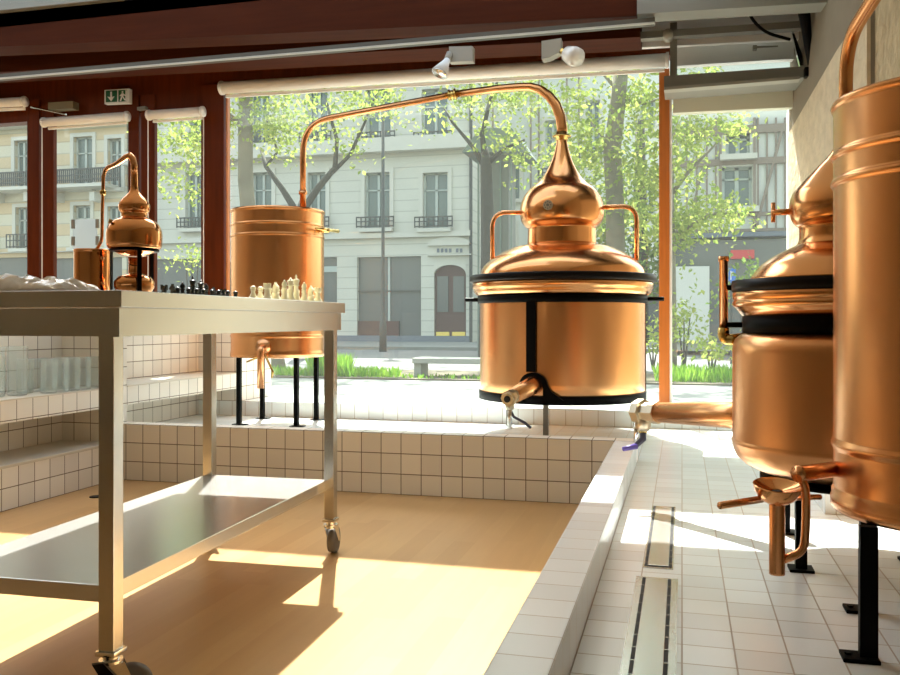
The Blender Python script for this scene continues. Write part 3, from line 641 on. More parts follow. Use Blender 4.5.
for (x, y) in ((.345, 1.827), (.401, 2.13), (.648, 1.77), (.70, 2.075)):
    b = BM(); box(b, (x-.016, y-.010, ZB), (x+.016, y+.010, z3(508))); lg = obj('leg', b, 'black', t)
    b = BM(); box(b, (x-.048, y-.026, ZB), (x+.018, y+.026, ZB+.008), .002); tube(b, [(x-.035, y, ZB+.008), (x-.035, y, ZB+.012)], .007, 6); obj('foot_plate', b, 'black', lg)
# outlet arm, J tube and parrot funnel
DF = 1.77
fc = PD(777, 492, DF)
A0 = PD(842, 468, 1.81); A1 = PD(801, 473.5, 1.77)
b = BM(); tube(b, [A0, A1, A1+(A1-A0).normalized()*.012], [.016, .0165, .0165], 16); obj('outlet_arm', b, 'cut', t, True)
b = BM(); tube(b, bend([A1+Vector((0,0,-.005)), PD(806, 492, DF), PD(806, 525, DF), PD(804, 552, DF), PD(782, 560, DF)], .07, 8), .0085, 14); obj('drain_tube', b, 'cut', t, True)
b = BM(); ft = fc.z
lathe(b, [(.010, ft-.002), (.012, ft+.003), (.034, ft+.010), (.046, ft+.016), (.0475, ft+.0145), (.045, ft+.004), (.036, ft-.012), (.022, ft-.022), (.012, ft-.026)], (fc.x, fc.y), 48); bmesh.ops.rotate(b, cent=fc, matrix=Matrix.Rotation(math.radians(9), 3, Vector((CS, SN, 0))), verts=b.verts[:]); obj('funnel', b, 'cus', t, True)
b = BM(); lathe(b, [(.0155, ft-.024), (.0155, ft-.166), (.012, ft-.166), (.012, ft-.024)], (fc.x, fc.y), 32); obj('funnel_stem', b, 'cut', t, True)
b = BM(); tube(b, [(fc.x, fc.y, ft+.001), (fc.x, fc.y, ft+.003)], .0095, 24); obj('funnel_bore', b, 'grout', t)
b = BM(); tube(b, [PD(720, 505.5, 1.72), PD(762, 499, DF+.03)], .0075, 12); tube(b, [PD(762, 499, DF+.03), PD(820, 497, DF+.10)], .006, 12); obj('side_tube', b, 'cut', t, True)

# ================================================================ STEEL TABLE
A_ = Vector((-1.153, 1.619, 0)); rot = math.atan2(.0276, .9996)
TM = Matrix.Translation(A_) @ Matrix.Rotation(rot, 4, 'Z')
t = thing('steel_table', 'stainless steel work table on castors with a lower shelf', 'table', A_)
TW, TL, TZ = .60, 1.378, .916
def tp(name, fn, mat, parent=t, smooth=False, label=None):
    b = BM(); fn(b); b.transform(TM); return obj(name, b, mat, parent, smooth, label=label)
tp('tabletop', lambda b: box(b, (-TW, 0, TZ-.037), (0, TL, TZ), .002), 'steel')
def apron(b):
    box(b, (-TW+.012, .010, TZ-.099), (-.012, .030, TZ-.038)); box(b, (-TW+.012, TL-.03, TZ-.099), (-.012, TL-.01, TZ-.038))
    box(b, (-.030, .054, TZ-.099), (-.013, TL-.012, TZ-.0375)); box(b, (-TW+.011, .012, TZ-.099), (-TW+.03, TL-.012, TZ-.0375))
tp('apron', apron, 'steel')
tp('apron_cap', lambda b: box(b, (-.034, .0085, TZ-.1), (-.0098, .050, TZ-.038)), 'steel')
tp('shelf', lambda b: (box(b, (-TW+.062, .035, .235), (-.055, TL-.035, .273), .002)), 'steelf')
LS = .037
def caster(b, x, y, ang):
    pass
for (x, y, ang) in ((-.0675, .018, -52), (-.060, TL-.058, 5), (-TW+.058, TL-.058, 60), (-TW+.058, .018, -30)):
    lg = tp('leg', lambda b: box(b, (x, y, .135), (x+LS, y+LS, TZ-.04), .002), 'steel')
    cx_, cy_ = x+LS/2, y+LS/2
    def cas(b):
        box(b, (cx_-.024, cy_-.024, .125), (cx_+.024, cy_+.024, .136), .002)
        tube(b, [(cx_, cy_, .100), (cx_, cy_, .126)], .018, 16)
        tube(b, [(cx_, cy_, .108), (cx_, cy_, .114)], .026, 20)
        R_ = Matrix.Translation((cx_, cy_, 0)) @ Matrix.Rotation(math.radians(ang), 4, 'Z')
        for s in (-1, 1):
            n0 = len(b.verts); vs0 = set(b.verts)
            prism(b, [Vector((s*.018, -.022, .110)), Vector((s*.018, .026, .110)), Vector((s*.018, .050, .055)), Vector((s*.018, .040, .042)), Vector((s*.018, .028, .050))], (s*.003, 0, 0))
            bmesh.ops.transform(b, matrix=R_, verts=[v for v in b.verts if v not in vs0])
    ca = tp('caster_fork', cas, 'chrome', lg, True)
    def whl(b):
        R_ = Matrix.Translation((cx_, cy_, 0)) @ Matrix.Rotation(math.radians(ang), 4, 'Z')
        pts = [(-.0145, .036), (-.0135, .0455), (-.006, .049), (.006, .049), (.0135, .0455), (.0145, .036)]
        tube(b, [R_ @ Vector((p[0], .040, .0495)) for p in pts], [p[1] for p in pts], 32)
    # wheel and brake tab belong to the leg
    tp('wheel', whl, 'rubber', lg, True)
    def brk(b): # foot brake lever sloping down beside the wheel
        R_ = Matrix.Translation((cx_, cy_, 0)) @ Matrix.Rotation(math.radians(ang), 4, 'Z')
        prism(b, [R_ @ Vector(p) for p in ((.0215, -.040, .118), (.0215, -.018, .118), (.0215, .022, .066), (.0215, .012, .040), (.0215, -.004, .050))], R_.to_3x3() @ Vector((.012, 0, 0)))
    if ang != 5: tp('brake_pedal', brk, 'blackm', lg)

# ---- mini still on the table
m1 = PY(134.3, 290, 2.10); mc = (m1.x, m1.y); MD = m1.x*-SN+m1.y*CS
def zm(y): return .85+(321-y)*MD/F
km = MD/F*.99
t = thing('miniature_still', 'small polished copper still with burner and swan neck on the steel table', 'still', (*mc, TZ), 'copper alembic stills')
pt = [(0, zm(256.5)), (8*km, zm(256.5)), (14*km, zm(255)), (19*km, zm(252)), (21*km, zm(250)), (25*km, zm(248.5)), (26.6*km, zm(245)), (27*km, zm(238)), (26.6*km, zm(231)), (24*km, zm(225)), (20*km, zm(221)), (15*km, zm(218.5)), (13.5*km, zm(217.5))]
obj('pot', lathe(BM(), spl(pt), mc, 64), 'cup', t, True)
hd = [(13.3*km, zm(218)), (12.6*km, zm(214)), (14.5*km, zm(211)), (15.3*km, zm(207)), (14.6*km, zm(203.5)), (11.5*km, zm(199)), (7.5*km, zm(195)), (4.6*km, zm(191)), (3.6*km, zm(185)), (3.3*km, zm(172))]
obj('onion_head', lathe(BM(), spl(hd), mc, 64), 'cup', t, True)
b = BM(); lathe(b, [(20*km, zm(251.6)), (24*km, zm(251.6)), (24*km, zm(249.8)), (20*km, zm(249.8))], mc, 48); obj('stand_ring', b, 'black', t, True)
for a_ in (12, 132, 252):
    b = BM(); p = off(mc, a_, 22*km, 0); rd = (p-Vector((mc[0], mc[1], 0))).normalized(); tg = Vector((-rd.y, rd.x, 0))
    prism(b, [p-tg*.006+Vector((0,0,TZ)), p+tg*.006+Vector((0,0,TZ)), p+tg*.006+Vector((0,0,zm(251))), p-tg*.006+Vector((0,0,zm(251)))], rd*.004); obj('leg', b, 'black', t)
b = BM(); lathe(b, [(0, TZ+.001), (10*km, TZ+.001), (17*km, zm(291.5)), (19.5*km, zm(287)), (19.5*km, zm(282)), (16*km, zm(277)), (9*km, zm(274.5)), (5.5*km, zm(274)), (5.5*km, zm(258.5)), (0, zm(258.5))], mc, 48); obj('burner', b, 'cup', t, True)
Yp = 2.10
b = BM(); tube(b, [PY(134.3, 174, Yp), PY(134, 165, Yp), PY(132.8, 158.5, Yp), PY(130, 155.5, Yp), PY(126, 157, Yp), PY(117, 163.5, Yp), PY(108, 167.5, Yp), PY(105, 171, Yp), PY(103.3, 177, Yp), PY(103, 190, Yp), PY(102.3, 215, Yp), PY(102, 236, Yp), PY(101, 242, Yp), PY(98, 247, Yp), PY(94, 252, Yp)], [.0093, .009, .0088, .0085, .008, .0065, .0058, .0055, .0052, .0045, .0045, .0045, .0045, .0042, .004], 14); obj('swan_neck', b, 'cut', t, True)
b = BM(); tube(b, [PY(103, 190, Yp), PY(103, 191, Yp), PY(103, 194, Yp), PY(103, 195, Yp)], [.006, .0085, .0085, .006], 14); obj('coupling', b, 'brass', t, True)
b = BM(); P = off(mc, -60, 24*km, zm(224)); tube(b, [P, P+Vector((-.006, -.006, .003))], .006, 12); obj('filler_cap', b, 'brass', t, True)
c_ = PY(92.3, 290, Yp); cm = (c_.x, c_.y)
t = thing('miniature_condenser', 'small copper condenser pot beside the miniature still on the steel table', 'condenser', (*cm, TZ), 'copper condensers')
Rm = 17.6*km
obj('tub', lathe(BM(), [(0, zm(253)), (Rm-.003, zm(253)), (Rm-.003, zm(249)), (Rm+.001, zm(248.6)), (Rm+.0015, zm(250)), (Rm, zm(251.2)), (Rm, zm(286)), (Rm+.0025, zm(288)), (Rm+.0025, TZ+.001), (0, TZ+.001)], cm, 48), 'cup', t, True)
for a_, y_ in ((30, 258), (32, 283)):
    b = BM(); P = off(cm, a_, Rm, zm(y_)); n_ = (P-Vector((cm[0], cm[1], P.z))).normalized(); tube(b, [P-n_*.002, P+n_*.006], .0055, 12); obj('port', b, 'cut', t, True)

# ---- plastic bag
def bagmesh(cx, cy, lx, ly, lz, seed):
    rnd = random.Random(seed); b = BM(); nx, ny = 34, 22
    ph = [rnd.uniform(0, 6.28) for _ in range(8)]
    def h(u, v):
        e = (1-abs(u)**4)*(1-abs(v)**4)
        w = .6+.07*math.sin(7*u+ph[0]+2*v)+.08*math.sin(11*v+ph[1]-5*u)+.08*math.sin(19*u+ph[2]+9*v)+.08*math.sin(31*v+13*u+ph[3])+.06*abs(math.sin(23*u-17*v+ph[4]))
        return max(.03, e**.6*w)*lz
    top = [[b.verts.new((cx+lx*(i/nx*2-1)*(1+.05*math.sin(5*j+ph[5])), cy+ly*(j/ny*2-1)*(1+.06*math.sin(4*i+ph[6])), TZ+.004+h(i/nx*2-1, j/ny*2-1))) for j in range(ny+1)] for i in range(nx+1)]
    bot = [[b.verts.new((v.co.x, v.co.y, TZ+.002)) for v in r] for r in top]
    for i in range(nx):
        for j in range(ny):
            b.faces.new((top[i][j], top[i+1][j], top[i+1][j+1], top[i][j+1])); b.faces.new((bot[i][j], bot[i][j+1], bot[i+1][j+1], bot[i+1][j]))
    for i in range(nx):
        b.faces.new((top[i][0], bot[i][0], bot[i+1][0], top[i+1][0])); b.faces.new((top[i][ny], top[i+1][ny], bot[i+1][ny], bot[i][ny]))
    for j in range(ny):
        b.faces.new((top[0][j], top[0][j+1], bot[0][j+1], bot[0][j])); b.faces.new((top[nx][j], bot[nx][j], bot[nx][j+1], top[nx][j+1]))
    return b
single('plastic_bag', bagmesh(-1.535, 1.725, .20, .085, .046, 3), 'bag', 'crumpled clear plastic bag lying on the left end of the steel table', 'bag', smooth=True)

# ---- chess set
def piece(kind):
    b = BM(); s = 1.0
    base = [(0, 0), (.0125, 0), (.0130, .003), (.0115, .006), (.0085, .009)]
    H = dict(pawn=.034, rook=.038, knight=.044, bishop=.05, queen=.058, king=.064)[kind]
    if kind == 'pawn': p = base+[(.0052, .018), (.0050, .021), (.0082, .0225), (.0050, .0235), (.0072, .027), (.0070, .031), (.0040, .034), (0, .0345)]
    elif kind == 'rook': p = base+[(.0070, .018), (.0068, .026), (.0098, .028), (.0100, .038), (.0065, .038), (.0065, .034), (0, .034)]
    elif kind == 'knight': p = base+[(.0085, .014), (.0100, .017), (.0070, .019), (0, .019)]
    elif kind == 'bishop': p = base+[(.0058, .022), (.0052, .030), (.0090, .032), (.0050, .034), (.0078, .040), (.0050, .047), (.0022, .049), (.0026, .051), (0, .053)]
    elif kind == 'queen': p = base+[(.0062, .024), (.0056, .038), (.0095, .040), (.0060, .042), (.0100, .053), (.0075, .053), (.0040, .056), (.0030, .059), (0, .061)]
    else: p = base+[(.0066, .026), (.0060, .040), (.0100, .042), (.0065, .044), (.0098, .056), (.0060, .059), (0, .060)]
    lathe(b, p, (0, 0), 20)
    if kind == 'king': box(b, (-.0012, -.0014, .059), (.0012, .0014, .070)); box(b, (-.0012, -.0042, .063), (.0012, .0042, .066))
    if kind == 'rook':
        for i in range(4):
            a = PI/4+i*PI/2; box(b, (-.0022, -.0022, 0), (.0022, .0022, .004), 0, Matrix.Translation((.0082*math.cos(a), .0082*math.sin(a), .037)) @ Matrix.Rotation(a, 4, 'Z'))
    if kind == 'knight':
        prism(b, [Vector((-.006, -.0038, .017)), Vector((.008, -.0038, .017)), Vector((.009, -.0038, .026)), Vector((.006, -.0038, .036)), Vector((.001, -.0038, .041)), Vector((.0, -.0038, .045)), Vector((-.003, -.0038, .040)), Vector((-.011, -.0038, .034)), Vector((-.011, -.0038, .030)), Vector((-.004, -.0038, .029))], (0, .0076, 0))
    return b
order = ['rook', 'knight', 'bishop', 'queen', 'king', 'bishop', 'knight', 'rook']
sets = (('cream', 'ivory', -1.235, -1.285, 'near the table edge nearest the camera'), ('black', 'ebony', -1.62, -1.567, 'on the far side of the table'))
for cname, mat, xb, xp, where in sets:
    proto = {}
    grp = cname+' chess pieces on the steel table'
    back = order if cname == 'cream' else order[::-1]
    for i in range(8):
        for kind, x in ((back[i], xb), ('pawn', xp)):
            y = (2.47 if cname == 'cream' else 2.50)+.053*i+random.uniform(-.006, .006)
            if kind in proto: o = proto[kind].copy(); COL.objects.link(o)
            else: o = obj('chess_'+kind, piece(kind), mat, None, True); proto[kind] = o
            o.scale = (1.2, 1.2, 1.25); o.location = (x+random.uniform(-.005, .005), y, TZ); o.rotation_euler = (0, 0, random.uniform(-.5, .5)+(0 if cname == 'black' else PI))
            if kind in ('king', 'queen'): o['label'] = '%s chess %s with its %s, %s' % (cname, kind, 'cross on top' if kind == 'king' else 'flared crown', where)
            elif kind == 'pawn': o['label'] = 'small round-headed %s chess pawn %s' % (cname, where)
            else: o['label'] = '%s chess %s in the back row %s' % (cname, kind, where)
            o['category'] = 'chess piece'; o['group'] = ('cream' if cname == 'cream' else 'black')+' chess '+kind+'s on the steel table' if kind not in ('king', 'queen') else grp

# ---- glass jars on the tiled shelf
def jar(h, r):
    b = BM(); lathe(b, [(0, .004), (r-.004, .004), (r-.0015, .012), (r-.0010, h), (r+.0010, h+.001), (r+.0015, h-.002), (r, .004), (r-.004, 0), (0, 0)], (0, 0), 28); return b
big = None
for i, Yj in enumerate((3.28, 3.39, 3.50)):
    X_ = -3.06 - .03*(i % 2)
    if big is None: big = obj('glass_jar', jar(.232, .044), 'cupglass', None, True); o = big
    else: o = big.copy(); COL.objects.link(o)
    o.location = (X_, Yj, .496); o['category'] = 'glass jar'; o['group'] = 'tall glass jars on the tiled shelf'; o['label'] = 'tall clear glass jar on the tiled shelf at the left photo edge'
small = None
for i in range(10):
    Yj = 3.62+.085*(i//2)+(.0 if i % 2 else .02); X_ = -3.00 if i % 2 == 0 else -3.12
    if small is None: small = obj('glass_tumbler', jar(.165, .038), 'cupglass', None, True); o = small
    else: o = small.copy(); COL.objects.link(o)
    o.location = (X_, Yj, .496); o['category'] = 'glass'; o['group'] = 'clear tumblers on the tiled shelf'; o['label'] = 'clear tumbler in the close cluster on the tiled shelf behind the table leg'

# ================================================================ OUTSIDE
b = BM(); box(b, (-60, YW+.12, -.3), (40, 12.0, .0)); struct('pavement', b, 'pave')
b = BM(); box(b, (-60, 12.0, -.3), (40, 14.2, .02)); struct('ground_planting_strip', b, 'soil')
b = BM(); box(b, (-60, 14.2, -.3), (40, 25.5, -.04)); struct('road', b, 'road')
b = BM(); box(b, (-60, 25.5, -.3), (40, 60, .06)); struct('pavement_far', b, 'pave')

def wallholes(b, x0, x1, z0, z1, Y, holes, th=.35):
    xs = sorted({x0, x1, *[h[0] for h in holes], *[h[2] for h in holes]}); zs = sorted({z0, z1, *[h[1] for h in holes], *[h[3] for h in holes]})
    for i in range(len(xs)-1):
        zr = None
        for j in range(len(zs)-1):
            cx = (xs[i]+xs[i+1])/2; cz = (zs[j]+zs[j+1])/2
            inside = any(h[0] < cx < h[2] and h[1] < cz < h[3] for h in holes)
            if not inside and zr is None: zr = zs[j]
            if inside and zr is not None: box(b, (xs[i], Y, zr), (xs[i+1], Y+th, zs[j])); zr = None
        if zr is not None: box(b, (xs[i], Y, zr), (xs[i+1], Y+th, z1))
def pr_(x0, y0, x1, y1, Y):
    a = PY(x0, y1, Y); c = PY(x1, y0, Y); return [a.x, a.z, c.x, c.z]
def building(name, label, x0, x1, Y, H, mat, wins, extra=(), z0=.06, depth=7, roofmat='slate', cat='building'):
    """wins: (px0, py0, px1, py1, rail)"""
    X0 = PY(x0, 300, Y).x; X1 = PY(x1, 300, Y).x
    t = thing(name, label, cat, ((X0+X1)/2, Y+depth/2, z0))
    holes = []
    for wn in list(wins)+list(extra):
        h = pr_(*wn[:4], Y); h[1] = max(h[1], z0); holes.append(h)
    b = BM(); wallholes(b, X0, X1, z0, H, Y, holes); box(b, (X0, Y+1.4, z0), (X1, Y+depth, H)); box(b, (X0, Y+.35, z0), (X0+.3, Y+1.4, H)); box(b, (X1-.3, Y+.35, z0), (X1, Y+1.4, H)); obj('wall', b, mat, t)
    b = BM(); box(b, (X0, Y-.3, H), (X1, Y+depth, H+.4)); obj('roof', b, roofmat, t)
    for wn, h in zip(wins, holes):
        xa, za_, xb, zb = h; w_ = xb-xa
        b = BM(); box(b, (xa, Y+.22, za_), (xb, Y+.26, zb)); win = obj('window', b, 'pane', t)
        b = BM(); f = .07
        for q in ((xa, za_, xa+f, zb), (xb-f, za_, xb, zb), ((xa+xb)/2-.05, za_, (xa+xb)/2+.05, zb), (xa, zb-f, xb, zb), (xa, za_, xb, za_+f), (xa, za_+(zb-za_)*.68, xb, za_+(zb-za_)*.68+.05)):
            box(b, (q[0], Y+.16, q[1]), (q[2], Y+.215, q[3]))
        obj('sash', b, 'sash', win)
        b = BM(); s = .16
        box(b, (xa-s, Y-.06, za_-.1), (xa, Y+.0, zb+s)); box(b, (xb, Y-.06, za_-.1), (xb+s, Y+.0, zb+s)); box(b, (xa, Y-.06, zb), (xb, Y+.0, zb+s)); box(b, (xa-s, Y-.3, za_-.14), (xb+s, Y+.0, za_-.0))
        obj('surround', b, 'trimstone', win)
        if wn[4]:
            b = BM(); rz = za_+.02; rh = wn[4]; n = max(6, int((w_+.4)/.16))
            box(b, (xa-.25, Y-.32, rz+rh-.05), (xb+.25, Y-.27, rz+rh)); box(b, (xa-.25, Y-.32, rz+.02), (xb+.25, Y-.27, rz+.07)); box(b, (xa-.25, Y-.32, rz+rh*.5), (xb+.25, Y-.28, rz+rh*.5+.04))
            for i in range(n+1): xx = xa-.24+(w_+.48)*i/n; box(b, (xx-.022, Y-.31, rz), (xx+.022, Y-.28, rz+rh))
            obj('railing', b, 'rail', win)
    return t, X0, X1
FB = 32.0
wins = []
for x0, x1 in ((136, 150), (186, 202), (252, 272), (308, 326), (365, 390), (423, 448)): wins.append((x0, 172, x1, 229, .42))
for x0, x1 in ((190, 204), (250, 270), (308, 328), (366, 391), (422, 448)): wins.append((x0, 88, x1, 145, .42))
shops = [(357, 256, 421, 341), (320, 257, 337, 341), (434, 264, 466, 343), (225, 260, 300, 341), (150, 258, 215, 341)]
t, X0, X1 = building('apartment_building', 'pale stone apartment building across the street with a brown arched door', 128, 471, FB, 17, 'fac', wins, shops, depth=3.8)
def pt(name, mat, x0, y0, x1, y1, Ya, Yb, par, Yr=FB):
    q = pr_(x0, y0, x1, y1, Yr); b = BM(); box(b, (q[0], Ya, q[1]), (q[2], Yb, q[3])); return obj(name, b, mat, par)
pt('cornice', 'trimstone', 128, 149, 471, 154, FB-.45, FB, t); pt('cornice', 'trimstone', 128, 236, 471, 240, FB-.2, FB, t); pt('base_course', 'slate', 128, 336, 471, 343, FB-.08, FB, t)
s = pt('shop_window', 'shop', 357, 256, 421, 341, FB+.2, FB+.26, t); pt('shop_frame', 'rail', 357, 290, 421, 292, FB+.12, FB+.19, s); pt('shop_frame', 'sash', 387, 256, 389, 341, FB+.12, FB+.19, s); pt('stall_riser', 'brown', 357, 321, 398, 341, FB+.1, FB+.19, s)
s = pt('shop_window', 'shop', 320, 257, 337, 341, FB+.2, FB+.26, t); pt('shop_frame', 'sash', 320, 266, 337, 272, FB+.12, FB+.19, s)
pt('shop_window', 'shop', 225, 260, 300, 341, FB+.2, FB+.26, t); pt('shop_window', 'shop', 150, 258, 215, 341, FB+.2, FB+.26, t)
dr_ = pt('door', 'brown', 434, 264, 466, 343, FB+.15, FB+.24, t)
for x0, x1 in ((435.5, 448.5), (451.5, 464.5)):
    pt('kick_panel', 'yellow', x0, 332, x1, 341, FB+.08, FB+.149, dr_)
    b = BM(); q = pr_(x0+1, 276, x1-1, 312, FB); box(b, (q[0], FB+.1, q[1]), (q[2], FB+.149, q[3])); obj('door_pane', b, 'shop', dr_)
b = BM(); q = pr_(434, 264, 466, 343, FB)
for s_ in (-1, 1): # spandrels turning the opening into an arch
    xc = (q[0]+q[2])/2; hw = (q[2]-q[0])/2; pts = [Vector((xc+s_*hw, FB-.02, q[3]))]
    for i in range(9): a = PI/2*i/8; pts.append(Vector((xc+s_*hw*math.cos(a), FB-.02, q[3]-.38+.36*math.sin(a))))
    pts.append(Vector((xc, FB-.02, q[3]))); prism(b, pts, (0, .2, 0))
obj('arch', b, 'trimstone', t)
b = BM(); q = pr_(428, 254, 472, 256, FB); box(b, (q[0], FB-.15, q[1]), (q[2], FB, q[3])); 
xc = (q[0]+q[2])/2; hw = (q[2]-q[0])/2; za0 = pr_(428, 236, 472, 246, FB)
pts = [Vector((xc+hw*math.cos(PI*i/12), FB-.12, za0[1]+(za0[3]-za0[1])*math.sin(PI*i/12))) for i in range(13)]; prism(b, pts, (0, .12, 0)); obj('pediment', b, 'trimstone', t)
b = BM()
for i, x in enumerate((437, 441, 445, 449, 456, 460)): q = pr_(x, 248.5, x+2.4, 252.5, FB); box(b, (q[0], FB-.03, q[1]), (q[2], FB, q[3]))
obj('house_lettering', b, 'slate', t)
pt('downpipe', 'rail', 470, 60, 472.5, 343, FB-.12, FB, t)

# cream building at left
wins = [(74, 136, 93, 189, 0), (15, 140, 28, 189, 0), (-20, 140, -6, 189, 0), (108, 138, 122, 189, 0), (74, 205, 91, 248, 0), (16, 207, 28, 249, .6), (-20, 207, -6, 249, .6), (108, 206, 121, 248, 0), (9, 84, 26, 121, .42), (74, 80, 93, 119, .42)]
t, X0, X1 = building('banded_building', 'cream and ochre banded building with a long iron balcony behind the door glass', -60, 126.5, FB, 17, 'facl', wins, [(-50, 257, 28, 341), (50, 257, 122, 341)])
pt('shop_window', 'shop', -50, 257, 28, 341, FB+.2, FB+.26, t); pt('shop_window', 'shop', 50, 257, 122, 341, FB+.2, FB+.26, t)
sl = pt('balcony', 'trimstone', -60, 189, 119, 194, FB-1.0, FB, t)
b = BM(); q = pr_(-60, 166, 119, 189, FB-.95); n = 90
box(b, (q[0], FB-.95, q[3]-.06), (q[2], FB-.88, q[3])); box(b, (q[0], FB-.95, q[1]+.1), (q[2], FB-.9, q[1]+.15)); box(b, (q[0], FB-.95, (q[1]+q[3])/2), (q[2], FB-.9, (q[1]+q[3])/2+.04))
for i in range(n+1): xx = q[0]+(q[2]-q[0])*i/n; box(b, (xx-.025, FB-.94, q[1]), (xx+.025, FB-.90, q[3]))
obj('railing', b, 'rail', sl)
for x in (-40, 0, 35, 60, 100):
    q = pr_(x, 194, x+5, 203, FB); b = BM(); box(b, (q[0], FB-.7, q[1]), (q[2], FB, q[3])); obj('bracket', b, 'trimstone', sl)
pt('cornice', 'trimstone', -60, 122, 127, 126, FB-.5, FB, t); pt('cornice', 'trimstone', -60, 250, 127, 255, FB-.25, FB, t)

# pale narrow buildings in the middle
wins = [(505, 150, 520, 200, 0), (545, 120, 560, 180, .42), (586, 100, 600, 160, .42), (500, 225, 515, 270, 0), (640, 95, 655, 130, 0), (610, 170, 625, 215, 0), (640, 170, 655, 215, 0)]
t, X0, X1 = building('rendered_building', 'pale rendered building seen through the tree crowns behind the large still', 476, 664, 36.2, 13, 'timberw', wins, [(480, 290, 560, 341), (580, 280, 660, 341)])
pt('shop_window', 'shop', 480, 290, 560, 341, 36.2, 36.26, t, 36); pt('shop_window', 'shop', 580, 280, 660, 341, 36.2, 36.26, t, 36)
b = BM()
for x in (482, 492, 530, 538, 566, 578): q = pr_(x, 60, x+1.8, 288, 36); box(b, (q[0], 35.93, q[1]), (q[2], 36, q[3]))
obj('timber_frame', b, 'timber', t)
# kiosk
kx = PY(492, 300, 22).x
t = thing('street_kiosk', 'green street kiosk with a sloping roof left of the large still', 'kiosk', (kx, 22.5, .06))
q = pr_(470, 150, 520, 343, 22); b = BM(); box(b, (q[0]+.3, 22, .02), (q[2]-.3, 23, q[3])); obj('cabin', b, 'pave', t)
b = BM(); prism(b, [PY(462, 152, 21.6), PY(528, 152, 21.6), PY(512, 128, 21.6), PY(480, 128, 21.6)], (0, 1.8, 0)); obj('roof', b, 'lamp', t)
b = BM()
for x in (478, 488, 500, 511): q = pr_(x, 160, x+1.2, 343, 21.96); box(b, (q[0], 21.9, .0), (q[2], 21.98, q[3]))
obj('glazing_bars', b, 'lamp', t)

# timber framed building at right
YT = 24.0
wins = [(722, 166, 752, 208, 0), (726, 132, 750, 156, 0)]
t, X0, X1 = building('timber_framed_building', 'white timber-framed building with grey beams at right beyond the street', 668, 860, YT, 8.2, 'timberw', wins, [(735, 262, 850, 335)])
b = BM()
for x in (676, 686, 696, 706, 715, 757, 766, 775, 784, 796): q = pr_(x, 118, x+1.7, 231, YT); box(b, (q[0], YT-.07, q[1]), (q[2], YT, q[3]))
for x in (719, 753): q = pr_(x, 118, x+2.6, 231, YT); box(b, (q[0], YT-.1, q[1]), (q[2], YT, q[3]))
for y in (128, 160, 213, 229): q = pr_(668, y, 860, y+2, YT); box(b, (q[0], YT-.09, q[1]), (q[2], YT, q[3]))
prism(b, [PY(781, 130, YT-.1), PY(784, 130, YT-.1), PY(757, 229, YT-.1), PY(754, 229, YT-.1)], (0, .06, 0))
prism(b, [PY(690, 213, YT-.1), PY(692, 213, YT-.1), PY(706, 162, YT-.1), PY(704, 162, YT-.1)], (0, .06, 0))
obj('timber_frame', b, 'timber', t)
pt('shopfront', 'shop', 668, 238, 860, 342, YT-.25, YT-.02, t, YT); pt('fascia', 'slate', 668, 231, 860, 240, YT-.5, YT-.05, t, YT)
g_ = pt('roller_shutter', 'shutter', 675, 267, 709, 341, YT-.4, YT-.255, t, YT)
pt('red_sign', 'redsign', 730, 251, 753, 260, YT-.45, YT-.26, t, YT)
t = thing('parking_sign', 'small blue parking sign on a pole beside the red sign', 'sign', PY(731.5, 342, 19))
b = BM(); q = pr_(728.5, 268, 735.5, 283, 19); box(b, (q[0], 18.95, q[1]), (q[2], 18.98, q[3])); obj('panel', b, 'bluesign', t)
b = BM(); q = pr_(730.3, 271, 731.2, 280, 19); box(b, (q[0], 18.93, q[1]), (q[2], 18.948, q[3])); q = pr_(731.2, 271, 733.6, 276, 19); tube(b, [((q[0]+q[2])/2, 18.945, (q[1]+q[3])/2), ((q[0]+q[2])/2, 18.93, (q[1]+q[3])/2)], .035, 12); obj('letter', b, 'white', t)
b = BM(); tube(b, [(PY(731.5, 340, 19).x, 19, -.04), (PY(731.5, 340, 19).x, 19, PY(731, 268, 19).z)], .03, 8); obj('pole', b, 'rail', t)

# street lamp, bench
p = PY(383, 300, 24); t = thing('street_lamp', 'slender dark street lamp post in front of the shop window across the street', 'street lamp', (p.x, 24, -.04))
b = BM(); tube(b, [(p.x, 24, -.04), (p.x, 24, .8), (p.x, 24, .85), (p.x, 24, 2.3), (p.x, 24, 2.35), (p.x, 24, 7.6)], [.11, .10, .07, .065, .05, .045], 12); obj('pole', b, 'rail', t, True)
b = BM(); tube(b, [(p.x, 24, 7.6), (p.x, 24, 7.7), (p.x, 24, 8.1), (p.x, 24, 8.25)], [.08, .2, .26, .05], 12); obj('lantern', b, 'lamp', t, True)
t = thing('street_bench', 'grey street bench on the planting strip left of the large still', 'bench', PY(450, 378, 12.8))
q = pr_(416, 357, 492, 364, 12.6); b = BM(); box(b, (q[0], 12.4, q[3]-.10), (q[2], 12.9, q[3]-.02), .01); obj('seat', b, 'bench', t)
for x in (417, 484):
    q2 = pr_(x, 362, x+6.5, 384, 12.6); b = BM(); box(b, (q2[0], 12.45, .02), (q2[2], 12.85, q[3]-.10)); obj('leg', b, 'bench', t)

